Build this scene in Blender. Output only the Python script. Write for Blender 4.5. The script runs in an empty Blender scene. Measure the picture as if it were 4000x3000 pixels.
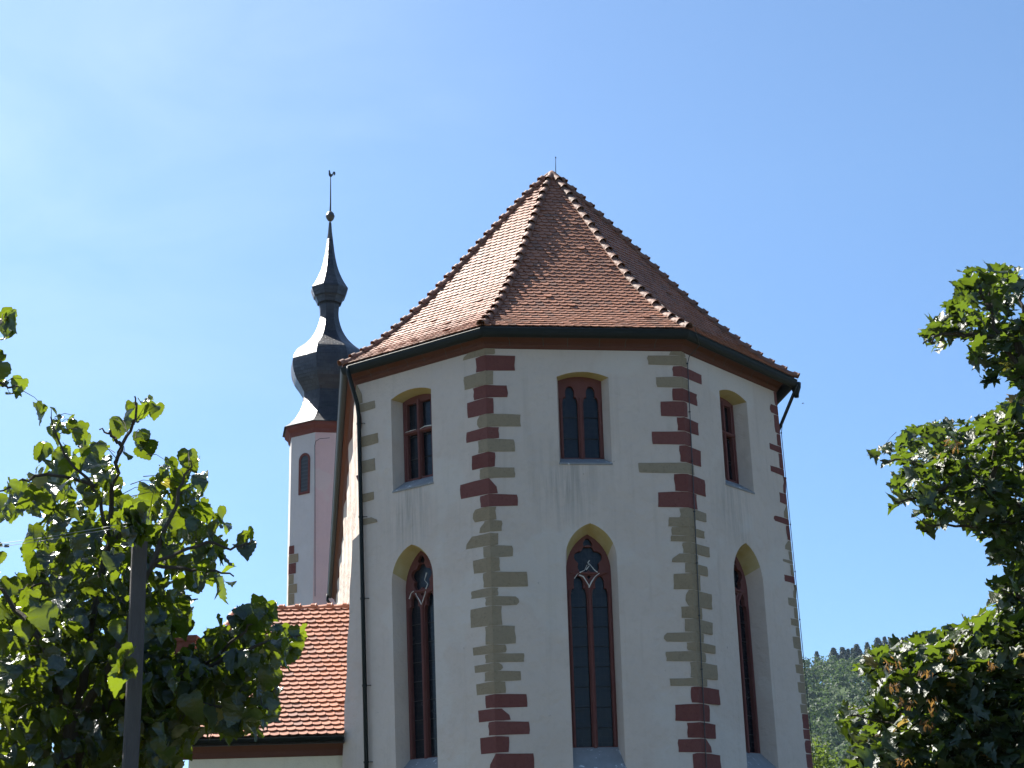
import bpy, bmesh, math, random
import numpy as np
from mathutils import Vector, Matrix, geometry
random.seed(7); RNG = np.random.default_rng(7)
S = bpy.context.scene
COL = S.collection

# ------------------------------------------------------------------ camera
F_PX = 6136.85; PITCH = 0.313174; ROLL = 0.027585; EYE = 1.6      # photo is 4000 px wide
cr, sr = math.cos(ROLL), math.sin(ROLL)
XH = np.array([1., 0, 0]); UPH = np.array([0, -math.sin(PITCH), math.cos(PITCH)]); FW = np.array([0, math.cos(PITCH), math.sin(PITCH)])
CR = cr*XH - sr*UPH; CU = sr*XH + cr*UPH
cam_d = bpy.data.cameras.new("camera"); cam = bpy.data.objects.new("camera", cam_d); COL.objects.link(cam)
cam.matrix_world = Matrix(((CR[0], CU[0], -FW[0], 0), (CR[1], CU[1], -FW[1], 0), (CR[2], CU[2], -FW[2], EYE), (0, 0, 0, 1)))
cam_d.sensor_width = 36; cam_d.lens = F_PX/4000*36; cam_d.clip_end = 6000; cam_d.clip_start = 0.1
S.camera = cam
S.render.resolution_x = 1024; S.render.resolution_y = 768

# ------------------------------------------------------------------ light
SUN_AZ, SUN_EL = math.radians(139.8), math.radians(50.5)               # azimuth from +x, counter-clockwise
w = bpy.data.worlds.new("World"); S.world = w; w.use_nodes = True
nt = w.node_tree; sky = nt.nodes.new('ShaderNodeTexSky'); sky.sky_type = 'NISHITA'; sky.sun_disc = False
sky.sun_elevation = SUN_EL; sky.sun_rotation = math.pi/2 - SUN_AZ
sky.air_density = 0.9; sky.dust_density = 1.1; sky.ozone_density = 3.0; sky.altitude = 200
bg = nt.nodes['Background']; bg.inputs['Strength'].default_value = 0.07
tint = nt.nodes.new('ShaderNodeMix'); tint.data_type = 'RGBA'; tint.blend_type = 'MULTIPLY'; tint.inputs[0].default_value = 1; tint.inputs[7].default_value = (.84, .995, 1.06, 1)   # the camera's cool white balance
nt.links.new(sky.outputs[0], tint.inputs[6])
# thin veils of cirrus, thicker towards the upper left
tc = nt.nodes.new('ShaderNodeTexCoord'); mp = nt.nodes.new('ShaderNodeMapping'); mp.inputs['Scale'].default_value = (2.2, 2.2, 5.0); mp.inputs['Rotation'].default_value = (0, .5, 0)
nz = nt.nodes.new('ShaderNodeTexNoise'); nz.inputs['Scale'].default_value = 2.2; nz.inputs['Detail'].default_value = 6; nz.inputs['Roughness'].default_value = .55; nz.inputs['Distortion'].default_value = .6
rp = nt.nodes.new('ShaderNodeValToRGB'); rp.color_ramp.elements[0].position = .38; rp.color_ramp.elements[1].position = .78
dp_ = nt.nodes.new('ShaderNodeVectorMath'); dp_.operation = 'DOT_PRODUCT'; dp_.inputs[1].default_value = (-.40, .78, .48)
rq = nt.nodes.new('ShaderNodeValToRGB'); rq.color_ramp.elements[0].position = .90; rq.color_ramp.elements[1].position = 1.0
mu = nt.nodes.new('ShaderNodeMath'); mu.operation = 'MULTIPLY'; mv = nt.nodes.new('ShaderNodeMath'); mv.operation = 'MULTIPLY'; mv.inputs[1].default_value = .36
cl_ = nt.nodes.new('ShaderNodeMix'); cl_.data_type = 'RGBA'; cl_.inputs[7].default_value = (4.2, 5.3, 6.2, 1)   # cirrus
sz_ = nt.nodes.new('ShaderNodeSeparateXYZ'); rz_ = nt.nodes.new('ShaderNodeValToRGB'); rz_.color_ramp.elements[0].position = .10; rz_.color_ramp.elements[1].position = .42
rz_.color_ramp.elements[0].color = (.70, .78, .92, 1); rz_.color_ramp.elements[1].color = (1, 1, 1, 1); lo = nt.nodes.new('ShaderNodeMix'); lo.data_type = 'RGBA'; lo.blend_type = 'MULTIPLY'; lo.inputs[0].default_value = 1   # clear, dry air low down
for a_, b_ in ((tc.outputs['Generated'], mp.inputs[0]), (mp.outputs[0], nz.inputs['Vector']), (nz.outputs['Fac'], rp.inputs[0]), (tc.outputs['Generated'], dp_.inputs[0]), (dp_.outputs['Value'], rq.inputs[0]), (rp.outputs[0], mu.inputs[0]), (rq.outputs[0], mu.inputs[1]), (mu.outputs[0], mv.inputs[0]), (mv.outputs[0], cl_.inputs[0]), (tint.outputs[2], lo.inputs[6]), (tc.outputs['Generated'], sz_.inputs[0]), (sz_.outputs['Z'], rz_.inputs[0]), (rz_.outputs[0], lo.inputs[7]), (lo.outputs[2], cl_.inputs[6]), (cl_.outputs[2], bg.inputs['Color'])): nt.links.new(a_, b_)
sd = bpy.data.lights.new("sun", 'SUN'); sd.energy = 5.0; sd.angle = math.radians(0.5); sd.color = (1, .95, .87)
sun = bpy.data.objects.new("sun", sd); COL.objects.link(sun)
SUNV = Vector((math.cos(SUN_EL)*math.cos(SUN_AZ), math.cos(SUN_EL)*math.sin(SUN_AZ), math.sin(SUN_EL)))
sun.rotation_mode = 'QUATERNION'; sun.rotation_quaternion = SUNV.to_track_quat('Z', 'Y'); sun.location = (-30, 30, 60)
S.view_settings.view_transform = 'Standard'; S.view_settings.look = 'None'; S.view_settings.gamma = 1
S.view_settings.exposure = 1.5

# ------------------------------------------------------------------ helpers
CAMP = np.array([0, 0, EYE])
def ray(x, y): return FW + CR*(x-2000)/F_PX + CU*(1500-y)/F_PX
def at(x, y, Y):                                   # photo pixel -> point on the upright plane Y metres ahead
    d = ray(x, y); return CAMP + d*(Y/d[1])
def tag(o, label=None, cat=None, group=None, kind=None):
    if label: o['label'] = label
    if cat: o['category'] = cat
    if group: o['group'] = group
    if kind: o['kind'] = kind
    return o
def empty(name, loc, label, cat, group=None):
    o = bpy.data.objects.new(name, None); COL.objects.link(o); o.location = loc; o.empty_display_size = .3
    return tag(o, label, cat, group)

class MB:
    def __init__(s): s.v = []; s.f = []; s.m = []; s.uv = []; s.rnd = []
    def add(s, vs, fs, m=0, uvs=None, rnd=0.0):
        b = len(s.v); s.v += [tuple(map(float, v)) for v in vs]
        for i, f in enumerate(fs):
            s.f.append(tuple(b+j for j in f)); s.m.append(m if isinstance(m, int) else m[i])
            s.uv.append(uvs[i] if uvs else None); s.rnd.append(rnd)
        return b
    def box(s, c, ax, m=0, rnd=0.0):               # c centre, ax three half-axis vectors
        c = np.array(c, float); ax = [np.array(a, float) for a in ax]
        vs = [c + sx*ax[0] + sy*ax[1] + sz*ax[2] for sz in (-1, 1) for sy in (-1, 1) for sx in (-1, 1)]
        s.add(vs, [(0,2,3,1), (4,5,7,6), (0,1,5,4), (2,6,7,3), (0,4,6,2), (1,3,7,5)], m, rnd=rnd)
    def tube(s, pts, r, n=8, m=0, cap=True, rnd=0.0):
        pts = [np.array(p, float) for p in pts]; N = len(pts)
        rs = r if hasattr(r, '__len__') else [r]*N
        vs = []; prev = None
        for i, p in enumerate(pts):
            t = pts[min(i+1, N-1)] - pts[max(i-1, 0)]; t /= (np.linalg.norm(t)+1e-9)
            if prev is None:
                a = np.array([0, 0, 1.]) if abs(t[2]) < .9 else np.array([1., 0, 0])
                x = np.cross(t, a); x /= np.linalg.norm(x)
            else:
                x = prev - t*(prev@t); x /= (np.linalg.norm(x)+1e-9)
            prev = x; y = np.cross(t, x)
            for k in range(n):
                th = 2*math.pi*k/n; vs.append(p + rs[i]*(math.cos(th)*x + math.sin(th)*y))
        fs = [(i*n+k, i*n+(k+1) % n, (i+1)*n+(k+1) % n, (i+1)*n+k) for i in range(N-1) for k in range(n)]
        if cap: fs += [tuple(range(n))[::-1], tuple((N-1)*n+k for k in range(n))]
        s.add(vs, fs, m, rnd=rnd)
    def loft(s, rings, m=0, closed=True, cap=False, uv=False):
        n = len(rings[0]); vs = [p for r in rings for p in r]; K = n if closed else n-1
        fs = [(i*n+k, i*n+(k+1) % n, (i+1)*n+(k+1) % n, (i+1)*n+k) for i in range(len(rings)-1) for k in range(K)]
        if cap: fs += [tuple(range(n))[::-1], tuple((len(rings)-1)*n+k for k in range(n))]
        s.add(vs, fs, m)
    def build(s, name, mats, parent=None, smooth=False, label=None):
        me = bpy.data.meshes.new(name); me.from_pydata(s.v, [], s.f)
        for mm in (mats if isinstance(mats, (list, tuple)) else [mats]): me.materials.append(mm)
        me.polygons.foreach_set('material_index', s.m)
        if any(u is not None for u in s.uv):
            L = me.uv_layers.new(name='uv'); co = []
            for f, u in zip(s.f, s.uv):
                co += [c for q in (u if u is not None else [(0, 0)]*len(f)) for c in q]
            L.data.foreach_set('uv', co)
        if any(s.rnd):
            a = me.attributes.new('rnd', 'FLOAT', 'FACE'); a.data.foreach_set('value', s.rnd)
        if smooth: me.polygons.foreach_set('use_smooth', [True]*len(s.f))
        me.update()
        o = bpy.data.objects.new(name, me); COL.objects.link(o)
        if parent is not None: parent_to(o, parent)
        if label: o['label'] = label
        return o
def world_loc(o):
    p = Vector(o.location)
    while o.parent: o = o.parent; p += Vector(o.location)
    return p
def parent_to(o, parent):                          # geometry is written in world metres; shift it to the parent's origin
    p = world_loc(parent); o.data.transform(Matrix.Translation(-p)); o.parent = parent

# ------------------------------------------------------------------ materials
class M:
    def __init__(s, name, rough=.8, spec=.3):
        s.m = bpy.data.materials.new(name); s.m.use_nodes = True; s.t = s.m.node_tree; s.N = s.t.nodes
        s.b = s.N['Principled BSDF']; s.b.inputs['Roughness'].default_value = rough
        s.b.inputs['Specular IOR Level'].default_value = spec; s.tc = s.N.new('ShaderNodeTexCoord'); s.bump_in = None
    def link(s, a, b): s.t.links.new(a, b); return b
    def noise(s, scale, detail=4, rough=.55, vec=None, stretch=None):
        n = s.N.new('ShaderNodeTexNoise'); n.inputs['Scale'].default_value = scale
        n.inputs['Detail'].default_value = detail; n.inputs['Roughness'].default_value = rough
        v = vec or s.tc.outputs['Object']
        if stretch:
            mp = s.N.new('ShaderNodeMapping'); mp.inputs['Scale'].default_value = stretch; s.link(v, mp.inputs['Vector']); v = mp.outputs[0]
        s.link(v, n.inputs['Vector']); return n.outputs['Fac']
    def ramp(s, fac, stops):
        r = s.N.new('ShaderNodeValToRGB'); e = r.color_ramp.elements
        while len(e) < len(stops): e.new(.5)
        for el, (p, c) in zip(e, stops): el.position = p; el.color = (*c, 1) if len(c) == 3 else c
        s.link(fac, r.inputs['Fac']); return r.outputs['Color']
    def mix(s, fac, a, b, mode='MIX'):
        n = s.N.new('ShaderNodeMix'); n.data_type = 'RGBA'; n.blend_type = mode
        for sock, val in ((n.inputs[0], fac), (n.inputs[6], a), (n.inputs[7], b)):
            if hasattr(val, 'is_output'): s.link(val, sock)
            elif isinstance(val, (int, float)): sock.default_value = val
            else: sock.default_value = (*val, 1)
        return n.outputs[2]
    def math(s, op, a, b=0.0):
        n = s.N.new('ShaderNodeMath'); n.operation = op
        for i, val in enumerate((a, b)):
            if hasattr(val, 'is_output'): s.link(val, n.inputs[i])
            else: n.inputs[i].default_value = val
        return n.outputs[0]
    def sep(s, v=None):
        n = s.N.new('ShaderNodeSeparateXYZ'); s.link(v or s.tc.outputs['Object'], n.inputs[0]); return n.outputs
    def attr(s, name='rnd'):
        n = s.N.new('ShaderNodeAttribute'); n.attribute_name = name; return n.outputs['Fac']
    def color(s, c):
        if hasattr(c, 'is_output'): s.link(c, s.b.inputs['Base Color'])
        else: s.b.inputs['Base Color'].default_value = (*c, 1)
        return s
    def bump(s, h, strength=.5, dist=.02):
        b = s.N.new('ShaderNodeBump'); b.inputs['Strength'].default_value = strength; b.inputs['Distance'].default_value = dist
        s.link(h, b.inputs['Height'])
        if s.bump_in is not None: s.link(s.bump_in, b.inputs['Normal'])
        s.bump_in = b.outputs[0]; s.link(s.bump_in, s.b.inputs['Normal']); return s

def mat_plaster(name, base, dirt, rosy=None, drips=()):
    m = M(name, .92, .15)
    c = m.mix(m.math('MULTIPLY', m.ramp(m.noise(.9, 6), [(.35, (0,0,0)), (.7, (1,1,1))]), .55), base, tuple(x*.88 for x in base))
    c = m.mix(m.math('MULTIPLY', m.ramp(m.noise(7, 5, .7), [(.5, (0,0,0)), (.78, (1,1,1))]), .28), c, dirt)
    streak = m.ramp(m.noise(2.2, 5, .6, stretch=(2.2, 2.2, .16)), [(.55, (0,0,0)), (.78, (1,1,1))])
    c = m.mix(m.math('MULTIPLY', streak, .35), c, dirt)
    for p in drips:
        d = m.N.new('ShaderNodeVectorMath'); d.operation = 'DISTANCE'; mp = m.N.new('ShaderNodeMapping'); mp.inputs['Scale'].default_value = (1, 1, .75)
        m.link(m.tc.outputs['Object'], mp.inputs['Vector']); m.link(mp.outputs[0], d.inputs[0]); d.inputs[1].default_value = (p[0], p[1], p[2]*.75)
        near = m.ramp(d.outputs['Value'], [(.12, (1,1,1)), (.85, (0,0,0))])
        run = m.ramp(m.noise(5, 4, .6, stretch=(2.6, 2.6, .12)), [(.42, (0,0,0)), (.68, (1,1,1))])
        c = m.mix(m.math('MULTIPLY', m.math('MULTIPLY', near, run), .75), c, (.27, .25, .22))
    spk = m.ramp(m.noise(13, 4, .75, stretch=(1, 1, 2.2)), [(.66, (0,0,0)), (.70, (1,1,1))])
    zz = m.ramp(m.math('DIVIDE', m.sep()[2], 12.0), [(.955, (0,0,0)), (.975, (1,1,1))])
    c = m.mix(m.math('MULTIPLY', m.math('MULTIPLY', spk, zz), .6), c, (.16, .14, .12))
    spk2 = m.ramp(m.noise(9, 3, .6), [(.735, (0,0,0)), (.755, (1,1,1))]); c = m.mix(m.math('MULTIPLY', spk2, .5), c, (.2, .17, .14))
    patch = m.ramp(m.noise(.55, 3, .5), [(.56, (0,0,0)), (.60, (1,1,1))]); c = m.mix(m.math('MULTIPLY', patch, .34), c, (.60, .55, .49))
    if rosy: c = m.mix(m.math('MULTIPLY', m.noise(.5, 3), .5), c, rosy)
    m.color(c)
    m.bump(m.noise(2.4, 4), .8, .06); m.bump(m.noise(9, 4, .6), .5, .025); m.bump(m.noise(38, 5, .7), .5, .008)
    return m.m
DRIPS = [(-3.22, -3.5, 8.85), (-.08, -4.45, 9.0), (3.42, -3.0, 8.85)]   # under the three upper sills, in the church's own metres
PLASTER = mat_plaster('white_lime_plaster', (.58, .487, .415), (.37, .305, .245), drips=DRIPS)
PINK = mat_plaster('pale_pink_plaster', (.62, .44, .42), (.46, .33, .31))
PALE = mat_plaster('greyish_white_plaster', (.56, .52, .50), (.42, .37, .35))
CREAM = mat_plaster('cream_plaster', (.72, .64, .48), (.5, .43, .32))
def mat_stone(name, a, b, grey=None, scale=6):
    m = M(name, .88, .2)
    c = m.mix(m.noise(scale, 5, .65), a, b)
    r = m.attr(); c = m.mix(m.math('MULTIPLY', r, .55), c, grey or tuple(x*1.35 for x in a))
    c = m.mix(m.math('MULTIPLY', m.ramp(m.noise(17, 5, .75), [(.52, (0,0,0)), (.7, (1,1,1))]), .45), c, tuple(x*.55 for x in b))
    m.color(c); m.bump(m.noise(26, 5, .75), .9, .02); m.bump(m.noise(4, 3), .5, .04); return m.m
RED = mat_stone('red_sandstone', (.18, .060, .049), (.125, .040, .034), (.21, .088, .075))
SAND = mat_stone('grey_green_sandstone', (.345, .262, .165), (.24, .182, .112), (.30, .25, .18))
def mat_tracery():
    m = M('red_tracery_stone', .85, .2)
    c = m.mix(m.noise(6, 5, .65), (.175, .068, .058), (.115, .043, .038)); m.color(c)
    m.bump(m.noise(30, 5, .7), .5, .01); return m.m
TRACERY = mat_tracery()
def mat_drop():
    m = M('white_droppings', .9, .1); m.color(m.mix(m.noise(40, 3), (.8, .78, .72), (.5, .48, .44))); return m.m
DROPS = mat_drop()
def mat_ochre():
    m = M('ochre_reveal', .9, .15)
    m.color(m.mix(m.ramp(m.noise(3, 5), [(.3, (0,0,0)), (.75, (1,1,1))]), (.40, .315, .13), (.48, .41, .25))); m.bump(m.noise(30, 4), .4, .008); return m.m
OCHRE = mat_ochre()
def mat_sill():
    m = M('grey_slate_sill', .75, .3)
    c = m.mix(m.noise(5, 5), (.28, .28, .28), (.17, .17, .17))
    m.color(m.mix(m.ramp(m.noise(9, 4, .6), [(.62, (0,0,0)), (.7, (1,1,1))]), c, (.62, .62, .6))); m.bump(m.noise(20, 4), .4, .01); return m.m
SILL = mat_sill()
def mat_cornice():
    m = M('red_sandstone_cornice', .85, .2)
    m.color(m.mix(m.noise(4, 5, .6), (.125, .052, .037), (.09, .038, .028))); m.bump(m.noise(25, 4), .4, .01); return m.m
CORNICE = mat_cornice()
def mat_metal(name, c, rough=.45, met=.0, spec=.5):
    m = M(name, rough, spec); m.color(m.mix(m.noise(7, 4), c, tuple(x*.6 for x in c))); m.b.inputs['Metallic'].default_value = met; return m.m
GUTTER = mat_metal('dark_green_painted_zinc', (.016, .021, .020), .6, 0, .18)
IRON = mat_metal('dark_iron', (.03, .03, .03), .5)
COPPER = mat_metal('weathered_lead', (.09, .09, .085), .5, .3)
def mat_tiles(name, a, b, dark, amount, rough=.62):
    m = M(name, rough, .45)
    r = m.attr()
    c = m.mix(r, a, b)
    c = m.mix(m.math('MULTIPLY', m.ramp(r, [(.8, (0,0,0)), (.97, (1,1,1))]), .6), c, dark)
    c = m.mix(m.math('MULTIPLY', m.ramp(m.noise(1.3, 5, .65), [(.42, (0,0,0)), (.72, (1,1,1))]), amount), c, dark)
    c = m.mix(m.math('MULTIPLY', m.ramp(m.noise(22, 4, .7), [(.55, (0,0,0)), (.75, (1,1,1))]), .35), c, (.14, .12, .095))
    m.color(c); m.bump(m.noise(60, 4, .7), .4, .006); return m.m
TILE = mat_tiles('old_clay_tiles', (.335, .132, .068), (.245, .094, .05), (.15, .078, .05), .3)
TILE_NEW = mat_tiles('bright_clay_tiles', (.36, .125, .06), (.28, .092, .045), (.18, .085, .06), .25)
HIPTILE = mat_tiles('clay_hip_tiles', (.25, .118, .072), (.19, .085, .053), (.14, .085, .06), .35, .68)
def mat_slate():
    m = M('natural_slate', .32, .38)
    br = m.N.new('ShaderNodeTexBrick'); uv = m.N.new('ShaderNodeUVMap'); uv.uv_map = 'uv'
    br.inputs['Scale'].default_value = 1; br.inputs['Brick Width'].default_value = .26; br.inputs['Row Height'].default_value = .17
    br.inputs['Mortar Size'].default_value = .012; br.inputs['Color1'].default_value = (.018, .019, .024, 1); br.inputs['Color2'].default_value = (.042, .044, .052, 1)
    br.inputs['Mortar'].default_value = (.02, .02, .022, 1); m.link(uv.outputs[0], br.inputs['Vector'])
    m.color(m.mix(m.math('MULTIPLY', m.ramp(m.noise(1.6, 5), [(.45, (0,0,0)), (.7, (1,1,1))]), .5), br.outputs['Color'], (.06, .056, .055)))
    m.link(m.math('ADD', m.math('MULTIPLY', m.noise(4, 4), .3), .31), m.b.inputs['Roughness'])
    sx = m.sep(uv.outputs[0]); saw = m.math('FRACT', m.math('DIVIDE', sx[1], .17))
    m.bump(m.math('ADD', m.math('MULTIPLY', saw, -1.0), m.math('MULTIPLY', br.outputs['Fac'], -.6)), 1.0, .05); m.bump(m.noise(5, 3), .5, .05); return m.m
SLATE = mat_slate()
def mat_glass():
    m = M('dark_leaded_glass', .18, .25)
    mp = m.N.new('ShaderNodeMapping'); mp.inputs['Rotation'].default_value = (0, 0, 0)
    v = m.N.new('ShaderNodeTexVoronoi'); v.feature = 'DISTANCE_TO_EDGE'; v.inputs['Scale'].default_value = 9; v.inputs['Randomness'].default_value = .25
    m.link(m.tc.outputs['Object'], v.inputs['Vector'])
    lead = m.ramp(v.outputs['Distance'], [(.03, (0,0,0)), (.07, (1,1,1))])
    m.color(m.mix(lead, (.02, .02, .022), (.008, .010, .014)))
    m.link(m.math('ADD', m.math('MULTIPLY', m.noise(5, 2), .25), .1), m.b.inputs['Roughness'])
    m.bump(m.noise(6, 2), .25, .02); m.bump(v.outputs['Distance'], .15, .01); return m.m
GLASS = mat_glass()
def mat_bark(name, a, b):
    m = M(name, .9, .2); m.color(m.mix(m.noise(9, 6, .7, stretch=(3, 3, .5)), a, b)); m.bump(m.noise(14, 5, .7, stretch=(4, 4, .6)), .8, .02); return m.m
BARK = mat_bark('tree_bark', (.09, .075, .055), (.04, .033, .025))
TIMBER = mat_bark('weathered_timber', (.115, .105, .10), (.06, .055, .053))
def mat_leaf(name, front, trans, autumn, gloss=.32, spec=.5, tw=.5):
    m = M(name, gloss, spec); t = m.t; r = m.attr()
    vein = m.noise(45, 3, .6)
    c1 = m.mix(r, front, tuple(x*.62 for x in front)); c1 = m.mix(m.math('MULTIPLY', vein, .5), c1, tuple(x*.5 for x in front))
    c1 = m.mix(m.ramp(r, [(.985, (0,0,0)), (.992, (1,1,1))]), c1, autumn)
    m.color(c1)
    tr = m.N.new('ShaderNodeBsdfTranslucent')
    c2 = m.mix(r, trans, tuple(x*.6 for x in trans)); c2 = m.mix(m.math('MULTIPLY', vein, .4), c2, tuple(x*.45 for x in trans))
    c2 = m.mix(m.ramp(r, [(.985, (0,0,0)), (.992, (1,1,1))]), c2, tuple(min(1, x*1.6) for x in autumn))
    m.link(c2, tr.inputs['Color'])
    mx = m.N.new('ShaderNodeMixShader'); mx.inputs[0].default_value = tw
    m.link(m.b.outputs[0], mx.inputs[1]); m.link(tr.outputs[0], mx.inputs[2]); m.link(mx.outputs[0], m.N['Material Output'].inputs['Surface'])
    m.bump(vein, .7, .012); m.bump(m.noise(14, 2), .5, .02); return m.m
LEAF_L = mat_leaf('glossy_lime_leaf', (.017, .036, .017), (.25, .34, .015), (.26, .23, .03), .24, 1.0, .40)
LEAF_M = mat_leaf('maple_leaf', (.040, .068, .024), (.155, .235, .015), (.22, .15, .035), .44, .9, .4)
LEAF_S = mat_leaf('pale_green_leaf', (.07, .115, .035), (.20, .29, .04), (.2, .25, .05), .5, .4)
FOREST = mat_leaf('forest_leaf', (.042, .08, .024), (.10, .17, .03), (.10, .14, .03), .6, .3, .4)
NEEDLE = mat_leaf('spruce_needles', (.035, .065, .045), (.05, .09, .04), (.03, .05, .03), .6, .3, .25)
def mat_ground():
    m = M('grass_and_gravel', .95, .1)
    c = m.mix(m.ramp(m.noise(.12, 5), [(.42, (0,0,0)), (.55, (1,1,1))]), (.045, .055, .022), (.10, .085, .062))
    m.color(m.mix(m.math('MULTIPLY', m.noise(3, 5), .5), c, (.10, .10, .055))); m.bump(m.noise(8, 5), .6, .05); return m.m
GROUND = mat_ground()
def mat_hill():
    m = M('forest_floor', .95, .1); m.color(m.mix(m.noise(.05, 5), (.035, .055, .02), (.055, .08, .03))); return m.m
HILLM = mat_hill()

# ------------------------------------------------------------------ church: the polygonal choir
CT = [np.array(c) + [0, 0, EYE] for c in ([-3.219, 30.894, 10.098], [-.507, 28.784, 10.083], [3.337, 29.279, 10.080], [5.668, 32.262, 10.121])]
CB = [np.array(c) + [0, 0, EYE] for c in ([-3.024, 30.894, 2.352], [-.458, 28.784, 2.128], [3.251, 29.279, 2.064], [5.794, 32.262, 2.215])]
GR = [np.array(c) + [0, 0, EYE] for c in ([-3.515, 30.685, 10.372], [-.561, 28.408, 10.339], [3.482, 28.942, 10.361], [6.125, 32.161, 10.312])]
AP = np.array([1.068, 33.549, 16.063 + EYE]); AX = AP[:2]
YAW = .1306; BACK = np.array([-math.sin(YAW), math.cos(YAW), 0])
def corner(k, z):
    t = (CT[k][2]-z)/(CT[k][2]-CB[k][2]); p = CT[k] + (CB[k]-CT[k])*t; return np.array([p[0], p[1], z])
LEN = [float(np.linalg.norm((CT[k+1]-CT[k])[:2])) for k in range(3)]
def frame(k, z):
    a, b = corner(k, z), corner(k+1, z); t = (b-a); L = np.linalg.norm(t); t = t/L
    return a, t, np.array([t[1], -t[0], 0]), L
def W(k, u, z, n=0.0):                             # u metres along face k, n metres out of the wall
    a, t, nn, L = frame(k, z); return a + t*u*(L/LEN[k]) + nn*n
def px2w(k, x, y, dep=0.0):                        # photo pixel -> (u, z) on wall plane k set back by dep
    z = 6.
    for _ in range(8):
        a, t, n, L = frame(k, z); o = a - n*dep - CAMP; d = ray(x, y); lam = (o[:2]@n[:2])/(d[:2]@n[:2]); Q = CAMP + d*lam; z = Q[2]
    return float((Q-a)[:2]@t[:2])*LEN[k]/L, float(Q[2])

church = empty('church', (1.07, 33.5, 0), 'white plastered polygonal church choir with red tiled pointed roof and sandstone corner stones', 'church')

def arch_pointed(u0, u1, zs, za, n=9, f=.5):
    w1 = u1-u0; h = za-zs; um = u0+w1*f; L = []
    wl, wr = um-u0, u1-um
    Rl = (h*h+wl*wl)/(2*wl); Rr = (h*h+wr*wr)/(2*wr)
    a0 = math.atan2(h, wl-Rl)
    for i in range(n+1):
        th = math.pi + (a0-math.pi)*i/n; L.append((u0+Rl+Rl*math.cos(th), zs+Rl*math.sin(th)))
    b0 = math.atan2(h, -(wr-Rr))
    for i in range(1, n+1):
        th = b0*(1-i/n); L.append((u1-Rr+Rr*math.cos(th), zs+Rr*math.sin(th)))
    return L
def arch_segment(u0, u1, zs, rise, n=10):
    w1 = u1-u0; R = (rise**2+(w1/2)**2)/(2*rise); a = math.asin(min(1, w1/2/R)); um = (u0+u1)/2
    return [(um+R*math.sin(-a+2*a*i/n), zs+rise-R+R*math.cos(-a+2*a*i/n)) for i in range(n+1)]

# outer outline, inner outline (set back D): both lists start bottom left and run over the arch to bottom right
WIN = []
def window(k, out, inn, D, kind): WIN.append((k, out, inn, D, kind))
def outl(u0, u1, zb, arch): return [(u0, zb)] + arch + [(u1, zb)]
Z = EYE
window(0, outl(.95, 2.03, 7.645+Z, arch_segment(.95, 2.03, 9.55+Z, .11)), outl(1.00, 1.86, 7.86+Z, arch_segment(1.00, 1.86, 9.54+Z, .075)), .30, 'cross')
window(1, outl(1.385, 2.41, 7.775+Z, arch_segment(1.385, 2.41, 9.50+Z, .11)), outl(1.45, 2.315, 7.92+Z, arch_segment(1.45, 2.315, 9.51+Z, .085)), .28, 'twin')
window(2, outl(1.395, 2.475, 7.64+Z, arch_segment(1.395, 2.475, 9.575+Z, .11)), outl(1.53, 2.41, 7.85+Z, arch_segment(1.53, 2.41, 9.55+Z, .075)), .30, 'cross')
window(0, outl(.855, 1.96, 2.10+Z, arch_pointed(.855, 1.96, 5.80+Z, 6.50+Z)), outl(.91, 1.79, 2.45+Z, arch_pointed(.91, 1.79, 5.68+Z, 6.44+Z)), .34, 'gothic')
window(1, outl(1.43, 2.425, 2.09+Z, arch_pointed(1.43, 2.425, 5.93+Z, 6.60+Z)), outl(1.49, 2.365, 2.48+Z, arch_pointed(1.49, 2.365, 5.75+Z, 6.46+Z)), .35, 'gothic')
window(2, outl(1.46, 2.54, 2.12+Z, arch_pointed(1.46, 2.54, 5.78+Z, 6.52+Z)), outl(1.60, 2.47, 2.45+Z, arch_pointed(1.60, 2.47, 5.66+Z, 6.40+Z)), .34, 'gothic')

# walls: plaster faces with real openings and splayed reveals
wb = MB(); ZT = 10.1+EYE
def fill(mb, to3, outer, holes, m=0, flip=False):
    loops = [[Vector((u, z, 0)) for u, z in outer]] + [[Vector((u, z, 0)) for u, z in h] for h in holes]
    flat = [p for l in loops for p in l]; tris = geometry.tessellate_polygon(loops)
    vs = [to3(p.x, p.y) for p in flat]; fs = []
    for t in tris:
        a, b, c = (flat[i] for i in t); s = (b.x-a.x)*(c.y-a.y)-(b.y-a.y)*(c.x-a.x)
        if abs(s) < 1e-9: continue
        t = tuple(t) if s > 0 else tuple(t)[::-1]; fs.append(t[::-1] if flip else t)
    mb.add(vs, fs, m)
def slab(mb, k, outer, holes, n0, n1, m=0):       # plate with holes, front at n0, back at n1
    fill(mb, lambda u, z: W(k, u, z, n0), outer, holes, m)
    fill(mb, lambda u, z: W(k, u, z, n1), outer, holes, m, True)
    for lp in [outer] + holes:
        n = len(lp); ar = sum(lp[i][0]*lp[(i+1) % n][1]-lp[(i+1) % n][0]*lp[i][1] for i in range(n))
        vs = [W(k, u, z, n0) for u, z in lp] + [W(k, u, z, n1) for u, z in lp]
        fs = [(i, n+i, n+(i+1) % n, (i+1) % n) for i in range(n)]
        out = (ar > 0) == (lp is outer)
        mb.add(vs, fs if out else [f[::-1] for f in fs], m)
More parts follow.
